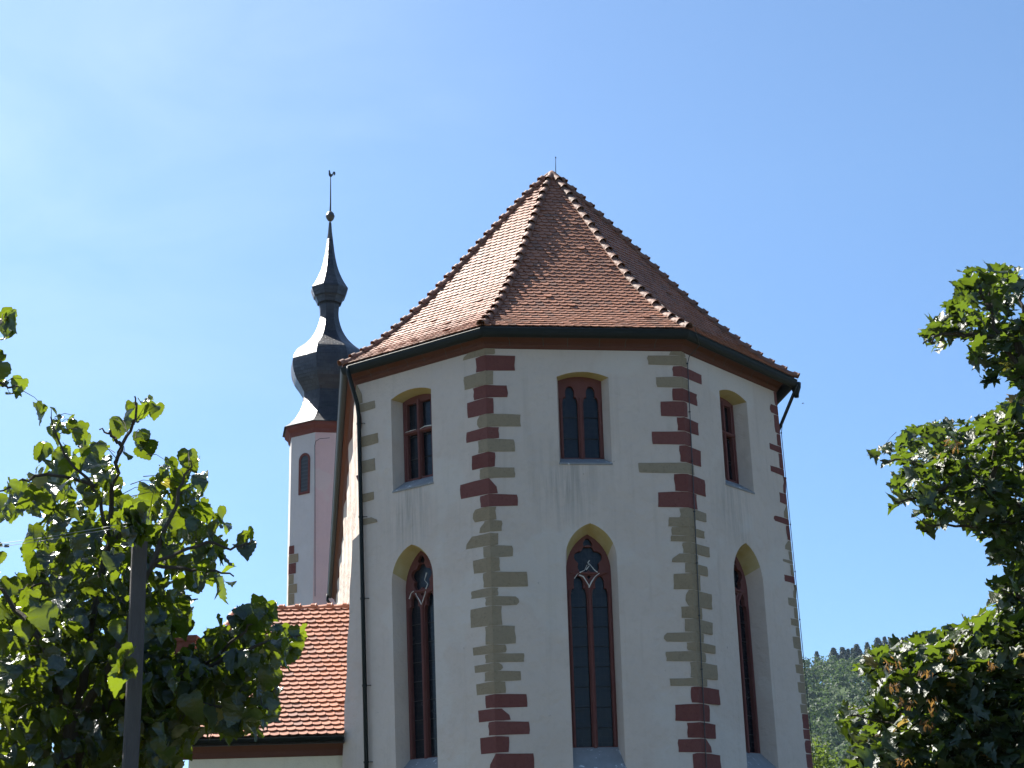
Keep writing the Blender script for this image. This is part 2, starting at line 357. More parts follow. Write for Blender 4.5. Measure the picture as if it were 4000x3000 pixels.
for k in range(3):
    fill(wb, lambda u, z: W(k, u, z), [(0, 0), (LEN[k], 0), (LEN[k], ZT), (0, ZT)], [o for kk, o, _, _, _ in WIN if kk == k])
    for kk, o, i_, D, kind in WIN:
        if kk != k: continue
        n = len(o)
        for j in range(n-1):
            a, b = o[j], o[j+1]; c, d = i_[j+1], i_[j]
            arch = 0 < j < n-2 and (n < 18 or b[1] > o[1][1]+.22 and a[1] > o[1][1]+.10)
            wb.add([W(k, *a), W(k, *b), W(k, *c, -D), W(k, *d, -D)], [(0, 1, 2, 3)], 1 if arch else 0)  # upper arch of the reveal ochre, jambs plaster-coloured
# side walls of the choir; the left one is old, uneven plaster and is built wavy
Lc = 0
d_ = ray(1278, 2322); Lc = (GR[0][2]-EYE)/d_[2]*d_[1]/BACK[1] - GR[0][1]/BACK[1]
LCH = max(14.0, min(30.0, float(Lc)))
def left_wall(s, z):
    t = corner(0, z) + BACK*s; q = s*1.0
    wv = .022*math.sin(z*2.3+1.1*q)+.018*math.sin(z*5.1+2.3*q)+.02*math.sin(z*.9-1.9*q)
    wv *= min(1, s/.5); return t + np.array([-math.cos(YAW), -math.sin(YAW), 0])*wv
NS, NZ = 70, 60
vs = [left_wall(LCH*(i/NS)**1.6, ZT*j/NZ) for j in range(NZ+1) for i in range(NS+1)]
wb.add(vs, [(j*(NS+1)+i, (j+1)*(NS+1)+i, (j+1)*(NS+1)+i+1, j*(NS+1)+i+1) for j in range(NZ) for i in range(NS)], 0)
for a, b, a1, b1 in ((corner(3, 0), corner(3, 0)+BACK*(LCH-2), corner(3, ZT), corner(3, ZT)+BACK*(LCH-2)), (corner(0, 0)+BACK*LCH, corner(3, 0)+BACK*(LCH-2), corner(0, ZT)+BACK*LCH, corner(3, ZT)+BACK*(LCH-2))):
    wb.add([a, b, b1, a1], [(0, 1, 2, 3)], 0)
gable = [corner(0, ZT)+BACK*LCH, corner(3, ZT)+BACK*(LCH-2), AP+BACK*(LCH-4.2)-[0, 0, .2]]
wb.add(gable, [(0, 1, 2)], 0)
wb.build('wall', [PLASTER, OCHRE], church)

# window frames with tracery, panes, sills
def poly_circle(u, z, r, n=20, lobes=0, amp=0, ph=0):
    return [(u+(r*(1-amp+amp*abs(math.cos(lobes/2*(t-ph)))))*math.cos(t), z+(r*(1-amp+amp*abs(math.cos(lobes/2*(t-ph)))))*math.sin(t)) for t in (2*math.pi*i/n for i in range(n))]
def lancet(u0, u1, z0, zs, za):                    # light with a cusped, three-lobed head
    um = (u0+u1)/2; w2 = (u1-u0)/2; L = [(u0, z0)]
    L += [(u0, zs-.10), (u0+.012, zs-.03), (u0+w2*.18, zs+.02), (u0+w2*.46, zs+.03), (u0+w2*.40, zs+.07)]
    L += [(u0+w2*.42, zs+(za-zs)*.62), (u0+w2*.66, zs+(za-zs)*.9), (um, za)]
    L += [(2*um-u, z) for u, z in L[::-1][1:]]
    return L
def tracery(k, inn, kind):
    u0, u1 = inn[0][0], inn[-1][0]; zb = inn[0][1]; um = (u0+u1)/2
    if kind == 'gothic':
        zs = inn[1][1]; za = max(z for _, z in inn); fw = .075; mw = .052
        zl = zs-.02
        holes = [lancet(u0+fw, um-mw, zb+.02, zl-.33, zl-.06), lancet(um+mw, u1-fw, zb+.02, zl-.33, zl-.06)]
        h = za-zs
        holes.append(poly_circle(um, zs+h*.31, .285, 36, 5, .30, math.pi/2))
        holes.append(poly_circle(um, zs+h*.76, .095, 15, 3, .25, math.pi/2))
        holes.append([(um-.045, zl-.075), (um, zl-.15), (um+.045, zl-.075), (um, zl-.06)])
        return holes
    if kind == 'twin':
        zs = inn[1][1]
        return [lancet(u0+.075, um-.055, zb+.03, zs-.36, zs-.10), lancet(um+.055, u1-.075, zb+.03, zs-.36, zs-.10)]
    zs = inn[1][1]; zt = zb+(zs-zb)*.60; H = []
    for a, b in ((u0+.11, um-.045), (um+.045, u1-.11)):
        H += [[(a, zb+.05), (b, zb+.05), (b, zt-.04), (a, zt-.04)], [(a, zt+.04), (b, zt+.04), (b, zs-.07), (a, zs-.07)]]
    return H
WLABEL = {}
for k, o, inn, D, kind in WIN:
    fr = MB(); holes = tracery(k, inn, kind)
    n = len(inn); cu = sum(u for u, _ in inn)/n; cz_ = sum(z for _, z in inn)/n
    big = [(u+(u-cu)*.02, z+(z-cz_)*.004) for u, z in inn]
    slab(fr, k, big, holes, -D+.0015, -D-.13)
    um = (inn[0][0]+inn[-1][0])/2; zb = inn[0][1]; zs = inn[1][1]
    # roll mouldings: slender shafts in front of the mullion and along the jambs
    top = zs-.36 if kind != 'cross' else zs-.02
    fr.tube([W(k, um, zb, -D+.012), W(k, um, top, -D+.012)], .034, 8)
    for uu in (inn[0][0]+.045, inn[-1][0]-.045):
        fr.tube([W(k, uu, zb+.03, -D+.004), W(k, uu, top, -D+.004)], .024, 8)
    if kind == 'cross':
        zt = zb+(zs-zb)*.60; fr.tube([W(k, inn[0][0]+.05, zt, -D+.01), W(k, inn[-1][0]-.05, zt, -D+.01)], .032, 8)
    if kind == 'gothic':
        for sgn in (-1, 1):                        # the Y where the mullion branches
            fr.tube([W(k, um, top, -D+.012), W(k, um+sgn*.05, top+.12, -D+.012), W(k, um+sgn*.16, top+.27, -D+.012), W(k, um+sgn*.36, zs-.03, -D+.006)], [.034, .03, .028, .02], 8)
        fr.tube([W(k, um-.36, zs-.03, -D+.008), W(k, um, zs-.045, -D+.014), W(k, um+.36, zs-.03, -D+.008)], .026, 8)
    # bird droppings on ledges
    spots = []
    if kind == 'gothic' and k < 2:
        for sgn in (-1, 1):
            spots += [[(um, top+.05), (um+sgn*.05, top+.14), (um+sgn*.13, top+.25), (um+sgn*(.2 if k == 1 else .12), top+.30)]]
            if k == 1: spots += [[(um+sgn*.02, zs+.12), (um+sgn*.09, zs+.03), (um+sgn*.18, zs-.02)]]
        spots += [[(um+.03, zs+.22), (um-.01, zs+.16), (um+.01, zs+.08), (um-.06, zs+.02)]] if k == 1 else [[(um+.16, zs+.28), (um+.12, zs+.15), (um+.19, zs+.05), (um+.13, zs-.02)]]
        spots += [[(um-.3, zs-.16), (um-.24, zs-.06), (um-.2, zs-.03)]]
    if kind == 'cross' and k == 0:
        zt = zb+(zs-zb)*.60
        spots = [[(um-.33, zt+.035), (um-.2, zt+.045), (um-.06, zt+.035)], [(um+.06, zt+.035), (um+.2, zt+.05), (um+.35, zt+.045)]]
    if spots:
        for sp in spots:
            for rep in range(1):
                pts = [W(k, u+random.uniform(-.02, .02), z+random.uniform(-.02, .02), -D+.04) for u, z in sp]
                fr.tube(pts, [random.uniform(.003, .014) for _ in pts], 5, m=1)

    win = fr.build('window', [TRACERY, DROPS], church)
    pn = MB(); pn.add([W(k, u, z, -D-.08) for u, z in inn], [tuple(range(len(inn)))[::-1]], 0)
    ob = pn.build('pane', GLASS, win)
    nb = 8 if kind == 'gothic' else 3
    for j in range(1, nb):
        z = zb+(zs-.3-zb)*j/nb; bars = MB(); bars.tube([W(k, inn[0][0]+.05, z, -D-.065), W(k, inn[-1][0]-.05, z, -D-.065)], .007, 5); bars.build('saddle_bar', IRON, win)
    sl = MB(); zo = o[0][1]
    a, b, c, d = (o[0][0]-.01, zo), (o[-1][0]+.01, zo), (inn[-1][0]+.0, zb), (inn[0][0]-.0, zb)
    vs = [W(k, *a, .015), W(k, *b, .015), W(k, c[0], c[1]+.01, -D+.003), W(k, d[0], d[1]+.01, -D+.003), W(k, a[0], zo-.035, .015), W(k, b[0], zo-.035, .015), W(k, c[0], zo-.035, -D), W(k, d[0], zo-.035, -D)]
    sl.add(vs, [(0, 1, 2, 3), (4, 5, 1, 0), (7, 6, 5, 4), (4, 0, 3, 7), (5, 6, 2, 1)], 0)
    sl.build('sill', SILL, win)

# quoins: dressed corner stones, 8 mm proud of the plaster.  rows: top, bottom (at the corner), left end, right end in zoomed photo pixels
Q1a = [('s',210,265,115,355),('r',268,385,215,510),('s',385,493,125,342),('r',495,590,197,452),('r',592,715,150,345),('s',715,813,222,553),('r',815,903,142,388),('s',905,1003,232,505),('r',1005,1120,182,358),('s',1121,1203,245,508),('r',1205,1324,97,378),('r',1326,1420,248,530),('s',1421,1523,190,365),('s',1525,1612,240,412)]
Q1b = [('s',135,215,117,325),('s',216,290,230,418),('s',291,384,167,335),('s',385,485,230,515),('s',488,544,152,320),('s',545,605,245,462),('s',607,733,150,350),('s',735,855,245,435),('s',857,914,107,375),('s',915,975,245,492),('s',977,1029,117,357),('s',1030,1095,240,470),('s',1097,1177,177,375),('r',1180,1268,247,510),('r',1274,1352,120,405),('r',1356,1447,265,527),('r',1453,1560,128,395),('r',1565,1690,270,555),('r',1694,1800,140,400),('r',1804,1900,270,560)]
Q2a = [('s',300,349,393,510),('s',350,420,240,520),('r',424,500,420,625),('s',503,580,305,525),('r',584,675,418,592),('r',679,788,335,525),('r',792,890,455,602),('r',894,990,273,550),('r',994,1115,470,620),('g',1119,1195,175,572),('r',1200,1326,433,652),('r',1329,1442,313,592),('s',1444,1514,473,660)]
Q2b = [('s',33,95,352,525),('s',96,150,370,582),('s',151,193,367,525),('s',195,266,443,615),('s',267,328,370,540),('s',329,395,465,602),('s',396,502,383,555),('s',504,608,460,630),('s',609,690,435,565),('s',691,777,457,635),('s',779,840,320,578),('s',841,900,473,652),('s',901,968,335,590),('s',969,1073,495,665),('s',1074,1127,360,600),('r',1131,1236,497,680),('r',1242,1355,393,615),('r',1362,1463,475,655),('r',1468,1557,413,628),('r',1562,1690,508,688),('r',1694,1800,420,640)]
Q3a = [('r',600,683,1150),('r',685,757,1118),('r',760,900,1152),('r',905,968,1170),('r',970,1042,1117),('r',1045,1128,1185),('r',1130,1208,1123),('r',1210,1322,1213),('r',1325,1410,1190),('s',1412,1488,1215),('r',1490,1565,1145),('r',1567,1655,1240)]
Q3b = [('r',80,172,1115),('s',175,247,1103),('s',250,298,1130),('s',300,333,1090),('s',335,398,1140),('r',400,460,1100),('s',462,546,1155),('s',548,612,1125),('s',614,683,1165),('s',685,740,1142),('s',742,798,1175),('s',800,888,1155),('s',890,982,1190),('s',984,1050,1168),('s',1052,1093,1200),('s',1095,1172,1153),('s',1174,1238,1210),('s',1240,1302,1170),('r',1305,1402,1217),('r',1404,1473,1210),('r',1475,1562,1228),('r',1565,1659,1225)]
Q0 = [('s',350,475,305),('s',480,545,398),('r',570,700,297),('s',715,800,418),('r',825,893,297),('s',895,985,395),('r',1015,1120,297),('s',1140,1205,385),('r',1225,1313,300),('s',1315,1375,412),('s',1390,1468,300)]
def stone_end(rr, side, u_end, z0, z1):
    """points of the free end of a stone, from bottom to top, with worn corners"""
    h = z1-z0; j = lambda a: rr.uniform(-a, a); s = side; t = rr.random()
    if t < .05:   e = [(u_end, z0+.01), (u_end-s*.02, z0+h*.45), (u_end-s*.16, z1-.004)]        # raking end
    elif t < .13: e = [(u_end-s*.05, z0+.008), (u_end, z0+h*.35), (u_end-s*.015, z1-h*.3), (u_end-s*.07, z1-.008)]
    else:         e = [(u_end+j(.012), z0+.006+abs(j(.008))), (u_end+j(.014), z0+h*.35), (u_end+j(.014), z0+h*.7), (u_end+j(.012), z1-.006-abs(j(.01)))]
    return e
def quoin(kl, kr, rows, name='quoins'):
    """kl / kr: the wall faces left and right of the corner"""
    mb = MB(); rr = random.Random(hash((kl, kr)) % 1000+3); PR = .009
    for col, z0, z1, ul, ur in rows:
        mi = {'s': 0, 'g': 0, 'r': 1}[col]; rnd = .02+rr.random()*.98
        if col == 'g': rnd = 1.0
        def face(k, pts):
            n = len(pts); vs = [W(k, u, z, PR) for u, z in pts] + [W(k, u, z, -.01) for u, z in pts]
            mb.add(vs, [tuple(range(n))[::-1]] + [(i, (i+1) % n, n+(i+1) % n, n+i) for i in range(n)], mi, rnd=rnd)
        jg = lambda: rr.uniform(-.006, .006)
        if kl is not None and ul is not None:
            Lk = LEN[kl]; e = stone_end(rr, -1, Lk-ul, z0, z1); m_ = Lk-ul*.5
            face(kl, [(Lk+PR*.41, z0)] + [(m_, z0+.004+jg())] + e + [(m_, z1-.004+jg()), (Lk+PR*.41, z1)])
        if kr is not None and ur is not None:
            e = stone_end(rr, 1, ur, z0, z1); m_ = ur*.5
            face(kr, ([(-PR*.41, z0)] + [(m_, z0+.004+jg())] + e + [(m_, z1-.004+jg()), (-PR*.41, z1)])[::-1])
    return mb.build(name, [SAND, RED], church)
def corner_z(k, y):                                # height of the corner edge where it crosses photo row y
    lo, hi = 0., 14.
    def py(z):
        p = corner(k, z)-CAMP; return 1500-F_PX*(p@CU)/(p@FW)
    for _ in range(40):
        mid = (lo+hi)/2
        if py(mid) > y: lo = mid
        else: hi = mid
    return lo
def corner_rows(kc, parts):
    R = []
    for rows, ox, oy, sc in parts:
        for col, yt, yb, xl, xr in rows:
            z1, z0 = corner_z(kc, yt/sc+oy), corner_z(kc, yb/sc+oy); zm = (z0+z1)/2
            ym = (yt+yb)/2/sc+oy
            def ext(k, x, side):
                u = .3
                for _ in range(6):                 # find u on face k at height zm whose photo column is x
                    f_ = lambda uu: (lambda p: 2000+F_PX*(p@CR)/(p@FW))(W(k, uu if side > 0 else LEN[k]-uu, zm)-CAMP)
                    g = (f_(u+.01)-f_(u))/.01; u += (x-f_(u))/g
                return max(.12, min(1.25, u))
            R.append((col, z0, z1, ext(kc-1, xl/sc+ox, -1) if xl is not None else None, ext(kc, xr/sc+ox, 1) if xr is not None and kc < 3 else None))
    # below the photo the same bond goes on
    z = min(r[1] for r in R); i = 0
    while z > .3:
        h = .3+.08*math.sin(i*2.1); R.append(('r', z-h, z-.012, .3 if i % 2 else .75, .75 if i % 2 else .3)); z -= h; i += 1
    return R
quoin(0, 1, corner_rows(1, [(Q1a, 1750, 1250, 1.952), (Q1b, 1750, 2000, 1.659)]))
quoin(1, 2, corner_rows(2, [(Q2a, 2400, 1200, 1.843), (Q2b, 2400, 2000, 1.659)]))
def side_rows(kc, rows, ox, oy, sc, right):
    R = []
    for col, yt, yb, x in rows:
        k = kc if right else kc-1
        u, zm = px2w(k, x/sc+ox, (yt+yb)/2/sc+oy); h = (yb-yt)/sc*.0049
        u = u if right else LEN[k]-u
        R.append((col, zm-h/2, zm+h/2, None if right else max(.1, u), max(.1, u) if right else None))
    return R
R3 = side_rows(3, Q3a, 2400, 1200, 1.843, False) + side_rows(3, Q3b, 2400, 2000, 1.659, False)
def close_up(R):                                   # stones bed on each other
    R.sort(key=lambda r: -r[2]); out = []
    for i, (c, z0, z1, a, b) in enumerate(R):
        zl = R[i+1][2]+.01 if i+1 < len(R) else z0
        if abs(zl-z0) < .12: z0 = zl
        out.append((c, min(z0, z1-.05), z1, a, b))
    return out
quoin(2, None, close_up(R3))
quoin(None, 0, close_up(side_rows(0, Q0, 1250, 1300, 1.843, True)))

# cornice, gutter
def ring(off, z, L=None):
    """points of the choir outline moved out by off metres at height z (left wall end, four corners, right wall end)"""
    P = []
    for k in range(4):
        q = AX + (CT[k][:2]-AX)*(1+off/4.62); P.append(np.array([q[0], q[1], z+CT[k][2]-(10.095+EYE)]))
    L = LCH if L is None else L
    return [P[0]+BACK*L] + P + [P[3]+BACK*(L-2)]
cb = MB(); prof = [(-.02, 10.06), (.03, 10.085), (.045, 10.12), (.07, 10.14), (.075, 10.20), (.13, 10.235), (.20, 10.285), (.235, 10.31), (.24, 10.37), (.0, 10.40)]
rings = [ring(o_, z_+EYE) for o_, z_ in prof]
cb.loft(rings, 0, closed=False)
for k in range(3):                                 # joints between the cornice stones
    for j in range(1, 7):
        a0 = [r[k+1]+(r[k+2]-r[k+1])*(j+.12*math.sin(j*3+k))/7 for r in rings[2:9]]
        t = (rings[2][k+2]-rings[2][k+1]); t = t/np.linalg.norm(t)*.006; nn = np.array([t[1], -t[0], 0])*.4
        for a, b in zip(a0, a0[1:]): cb.add([a-t+nn, a+t+nn, b+t+nn, b-t+nn], [(0, 1, 2, 3)], 1)
corn = cb.build('cornice', [CORNICE, TIMBER], church)
def gring(off, dz):
    P = []
    for k in range(4):
        v = GR[k][:2]-AX; q = AX+v*(1+off/4.98); P.append(np.array([q[0], q[1], GR[k][2]+dz]))
    return [P[0]+BACK*LCH] + P + [P[3]+BACK*(LCH-2)]
gb = MB(); GRAD = .098
gp = [(GRAD*math.cos(a)-.09, GRAD*1.55*math.sin(a)+.01) for a in [math.pi*(1+i/8) for i in range(9)]]
gp_in = [((GRAD-.012)*math.cos(a)-.09, (GRAD-.012)*1.55*math.sin(a)+.012) for a in [math.pi*(2-i/8) for i in range(9)]]
gb.loft([gring(a, b) for a, b in gp+gp_in+gp[:1]], 0, closed=False)
roll = gring(.006, .012); gb.tube(roll[1:5], .012, 6); gb.tube(roll[0:2], .012, 6)
for q in (0, 5):
    e = [gring(a, b)[q] for a, b in gp]; gb.add(e, [tuple(range(len(e)))], 0)
for k in range(-1, 3):                             # gutter bracket straps
    A_, B_ = ([gring(a, b)[k+1] for a, b in gp], [gring(a, b)[k+2] for a, b in gp])
    L = np.linalg.norm(A_[4]-B_[4]); n = int(L/.85)
    for j in range(1, n):
        a0 = [p+(q-p)*j/n for p, q in zip(A_, B_)]; t = (B_[4]-A_[4])/L; c0 = sum(a0)/len(a0); a0 = [c0+(p-c0)*1.03 for p in a0[1:-1]]
        for p, q in zip(a0, a0[1:]): gb.add([p-t*.012, p+t*.012, q+t*.012, q-t*.012], [(0, 1, 2, 3)], 0)
gutter = gb.build('gutter', GUTTER, church)
# downpipes
def pipe(pts, r=.043): 
    m = MB(); m.tube(pts, r, 12); return m
g0 = GR[0]+(GR[1]-GR[0])*.055
dp = pipe([g0+[0, 0, .0], g0+[0, 0, -.12], W(0, .10, 9.62+EYE, .09), W(0, .12, 9.35+EYE, .075), W(0, .12, 6+EYE, .075), W(0, .13, 0, .075)])
dn = dp.build('downpipe', GUTTER, church, smooth=True)
for z in (9.2, 7.25, 5.6, 3.9, 2.45):
    cl = MB(); cl.tube([W(0, .12, z+EYE-.02, .075), W(0, .12, z+EYE+.02, .075)], .051, 12)
    cl.tube([W(0, .12, z+EYE, .1), W(0, .22, z+EYE, .03), W(0, .22, z+EYE, -.02)], .008, 5)
    cl.build('pipe_clamp', GUTTER, dn)
c3 = lambda z, a, b: corner(3, z)+BACK*a+np.array([math.cos(YAW), math.sin(YAW), 0])*b
g3 = GR[3]+BACK*.12
dp = pipe([g3+[0, 0, .02], g3+[0, 0, -.14], c3(9.35+EYE, .5, .12), c3(8.95+EYE, .7, .06), c3(6+EYE, .7, .06), c3(0, .7, .06)], .036)
d3 = dp.build('downpipe', GUTTER, church, smooth=True)
hp = MB(); hp.loft([[g3+np.array([math.cos(t)*r, math.sin(t)*r, dz]) for t in (2*math.pi*i/12 for i in range(12))] for r, dz in ((.12, -.02), (.11, -.12), (.06, -.26), (.05, -.34))], 0, cap=True)
hp.build('funnel', GUTTER, d3, smooth=True)
ge = GR[0]+BACK*(LCH-.2)
pipe([ge+[0, 0, -.02], ge+[0, 0, -.25], ge+np.array([.35, .1, -.75]), ge+np.array([.36, .1, -6])], .05).build('downpipe', GUTTER, church, smooth=True)

# lightning conductor
lc = MB()
w_ = [W(2, .19-.006*i, ZT-.25-i*.5, .03) for i in range(20)]
top_ = GR[2]+np.array([.12, -.05, .05])
lc.tube([top_, W(2, .30, ZT+.1, .26), W(2, .22, ZT-.1, .06)]+w_, .009, 5)
hipdir = (GR[2]-AP)
def zprof(t): return float(np.interp(t, [0, .25, .5, .62, .72, .82, .9, 1.0, 1.03], [16.04, 14.49, 12.88, 12.14, 11.60, 11.09, 10.75, 10.39, 10.30]))+EYE
SAG = [([0, .1, .5, .8, 1.03], [0, .06, .09, .03, 0]), ([0, .2, .5, .8, 1.03], [0, -.02, -.02, 0, 0]), ([0, .12, .26, .44, .6, .75, 1.0, 1.03], [0, -.03, -.05, -.07, -.05, -.03, -.01, -.01]), ([0, 1.03], [0, 0])]   # the old roof has settled unevenly
def hip_pt(k, t, lift=0.0):
    q = AX+(GR[k][:2]-AX)*t; return np.array([q[0], q[1], zprof(t)+lift+float(np.interp(t, *SAG[k]))+(GR[k][2]-(10.345+EYE))*max(0, t-.6)/.4])
lc.tube([hip_pt(2, t, .12)+(GR[3]-GR[2])/3.8*.17*min(1, t*5) for t in np.linspace(.03, 1.0, 14)], .009, 5)
rodb = AP+np.array([.10, .1, .0]); lc.tube([rodb, rodb+[0, 0, .12], rodb+[.01, 0, .42]], [.012, .01, .006], 6); lc.tube([rodb+[.01, 0, .41], rodb+[.01, 0, .435]], .016, 6)
w3 = [c3(ZT-.9-i*.5, .05, .05) for i in range(19)]
lc.tube([GR[3]+[0, 0, -.1], c3(ZT-.55, .02, .12)]+w3, .008, 5)
lk = lc
for i in range(0, 19, 2):
    lk.tube([w_[i], W(2, .17-.006*i, ZT-.25-i*.5, -.01)], .007, 5); lk.box(w_[i], [(.014, 0, 0), (0, .014, 0), (0, 0, .012)]); lk.box(w3[i], [(.014, 0, 0), (0, .014, 0), (0, 0, .012)])
lc.build('lightning_conductor', IRON, church)

# buttress on the left corner, flush with the left face
bm_ = MB(); a, t, n, L = frame(0, 6.)
def bp(u, z, dep): return W(0, u, z, 0) - frame(0, 6.)[2]*dep
zt = px2w(0, 1392, 2100)[1]; ut = px2w(0, 1378, 2120)[0]; ub, zb_ = px2w(0, 1338, 3000); ub0 = ub+(ub-ut)/(zb_-zt)*(0-zb_)
NB = 26; left = [(ut+(ub0-ut)*i/NB+.013*math.sin(i*1.7)+.008*math.sin(i*4.1), zt-.05+(0-zt+.05)*i/NB) for i in range(NB+1)]
rings = []
for dep in (-.012, .35, .75):
    rings.append([bp(.0, 0, dep)] + [bp(u, z, dep) for u, z in left[::-1]] + [bp(.0, zt+.06, dep)])
bm_.loft(rings, 0, closed=True)
bm_.add(rings[0], [tuple(range(len(rings[0])))[::-1]], 0)
bm_.add(rings[-1], [tuple(range(len(rings[-1])))], 0)
bm_.build('buttress', PLASTER, church)

# ------------------------------------------------------------------ roof: plain tiles laid in rows
def tile_field(mb, left, right, rows, width, rng, thick=.023, lift=.024, mats=1, scallop=True):
    """left(t), right(t): the two edges of the roof face as 3-D points for t = 0 (top) .. 1 (eave); rows: list of t"""
    for i in range(len(rows)-1):
        t0, t1 = rows[i], rows[i+1]
        tu = max(0.0, t0-(t1-t0)*.25)
        A0, B0, A1, B1 = left(tu), right(tu), left(t1), right(t1)
        Lr = np.linalg.norm(B1-A1)
        if Lr < .05: continue
        ex = (B1-A1)/Lr; mid0, mid1 = (A0+B0)/2, (A1+B1)/2
        dn = mid1-mid0; dn -= ex*(dn@ex); H = np.linalg.norm(dn); ed = dn/H; nz = np.cross(ex, ed); nz = nz if nz[2] > 0 else -nz
        c = A1; l0 = (A0-c)@ex; r0 = (B0-c)@ex; off = -(i % 2)*width/2 - width*.3
        xs = np.arange(off, Lr+width, width); g = .004
        for x in xs:
            x0, x1 = x+g, x+width-g
            pts = []
            bad = rng.random() < .012; dr = rng.normal(0, .003)+(.03 if bad else 0); hl = lift+rng.normal(0, .0022)+(.012 if bad else 0); tilt = rng.normal(0, .0022)
            if scallop: prof = [(x0, H-.05), (x0+(x1-x0)*.12, H-.026), (x0+(x1-x0)*.3, H-.007), (x0+(x1-x0)*.5, H), (x0+(x1-x0)*.7, H-.007), (x0+(x1-x0)*.88, H-.026), (x1, H-.05)]
            else: prof = [(x0, H), (x1, H)]
            P2 = [(x0, 0.0)] + [(a, b+dr) for a, b in prof] + [(x1, 0.0)]
            q = []
            for a, b in P2:
                f = min(1, max(0, b/H)); lo = l0*(1-f); hi = r0+(Lr-r0)*f
                q.append((min(max(a, lo), hi), b))
            if q[4 if scallop else 1][0]-q[0][0] < .004 and q[-1][0]-q[4 if scallop else 1][0] < .004 or max(a for a, _ in q)-min(a for a, _ in q) < .02: continue
            o = c-dn
            top = [o+ex*a+ed*b+nz*(.006+hl*max(0, b/H)+tilt*(a-x)/width) for a, b in q]
            bot = [p-nz*thick for p in top]; n = len(q)
            mb.add(top+bot, [tuple(range(n))] + [(j, n+j, n+j+1, j+1) for j in range(1, n-2)] + [(0, n, n+1, 1), (n-2, 2*n-2, 2*n-1, n-1)], 0, rnd=.001+.999*float(rng.random()))
def rows_of(fn, exposure, t_end=1.0):
    ts = np.linspace(0, t_end, 400); P = np.array([fn(t) for t in ts]); s = np.concatenate([[0], np.cumsum(np.linalg.norm(np.diff(P, axis=0), axis=1))])
    n = max(2, int(round(s[-1]/exposure))); return list(np.interp(np.linspace(0, s[-1], n+1), s, ts))
rng = np.random.default_rng(3)
T_END = .992
roof_base = MB(); tl = MB()
ts = np.linspace(0, 1, 30)
fl = [(lambda t, k=k: hip_pt(k, t)) for k in range(4)]
for k in range(3):
    L_, R_ = fl[k], fl[k+1]
    vs = [L_(t)-[0, 0, .03] for t in ts]+[R_(t)-[0, 0, .03] for t in ts]; n = len(ts)
    roof_base.add(vs, [(i, i+1, n+i+1, n+i) for i in range(n-1)], 0)
    mids = lambda t: (L_(t)+R_(t))/2
    tile_field(tl, L_, R_, rows_of(mids, .138, T_END), .162, rng)
# saddle roof over the straight bay and nave
RIDGE = BACK*(LCH-.1)
lb = lambda t: hip_pt(0, t)+RIDGE*min(1, .0+1.0); rb = lambda t: hip_pt(3, t)+BACK*(LCH-2.1)
for a, b in ((lb, fl[0]), (fl[3], rb)):
    vs = [a(t)-[0, 0, .03] for t in ts]+[b(t)-[0, 0, .03] for t in ts]; n = len(ts)
    roof_base.add(vs, [(i, i+1, n+i+1, n+i) for i in range(n-1)], 0)
    tile_field(tl, a, b, rows_of(a, .138, T_END), 1.2, rng, scallop=False)
roof = tl.build('roof', TILE, church)
roof_base.build('underlay', TIMBER, roof)
def hip_tiles(fn, n, r0=.068, r1=.086, name='hip_tiles', mat=HIPTILE, parent=None, lift=.06, t0=.012, t1=1.0):
    mb = MB(); ts = np.linspace(0, 1, 300)*(t1-t0)+t0; P = np.array([fn(t) for t in ts]); s = np.concatenate([[0], np.cumsum(np.linalg.norm(np.diff(P, axis=0), axis=1))])
    pos = lambda q: np.array([np.interp(q, s, P[:, i]) for i in range(3)])
    L = s[-1]/n
    for i in range(n):
        a, b = pos(max(0, i*L-.05)), pos((i+1)*L+.01); ax = b-a; ax /= np.linalg.norm(ax)
        sd_ = np.cross(ax, [0, 0, 1.]); sd_ /= np.linalg.norm(sd_); up = np.cross(sd_, ax); up = up if up[2] > 0 else -up
        sd_ = sd_+np.array([0, 0, rng.normal(0, .02)])
        R = []
        for p, r, dz in ((a, r0, lift-.02), (a+(b-a)*.4, r0*1.04, lift-.016), (a+(b-a)*.7, r0+(r1-r0)*.45, lift-.002), (a+(b-a)*.9, r1*.93, lift+.012), (b, r1*1.05, lift+.026)):
            R.append([p+sd_*r*math.cos(th)+up*(r*math.sin(th)+dz-.035) for th in (math.pi*(j/9*1.12-.06) for j in range(10))])
        R2 = [[q-(q-(p_))*.14 for q in rr_] for rr_, p_ in ((R[-1], b+up*(lift-.01)),)]
        mb.loft(R, 0, closed=False); k0 = len(mb.f)
        mb.loft([R[-1], R2[0], [b-ax*.12+(q-b)*.86 for q in R[-1]]], 0, closed=False)
        v = .001+.999*float(rng.random()); nf = 9*6
        for q in range(nf): mb.rnd[-1-q] = v
    o = mb.build(name, mat, parent); return o
hip_tiles(fl[0], 24, parent=church); hip_tiles(fl[1], 21, parent=church); hip_tiles(fl[2], 21, parent=church); hip_tiles(fl[3], 24, parent=church)
hip_tiles(lambda t: AP+BACK*(.1+(LCH-4.4)*t), 60, .10, .12, 'ridge_tiles', parent=church, lift=.0, t0=0)
cap = MB(); cap.loft([[AP+np.array([r*math.cos(q), r*math.sin(q), dz]) for q in (2*math.pi*i/12 for i in range(12))] for r, dz in ((.24, -.27), (.17, -.12), (.09, -.02), (.02, .035))], 0, cap=True)
cap.build('hip_cap', HIPTILE, church, smooth=True)
# mortar lichen and a slipped tile stay in the tile field's own variation

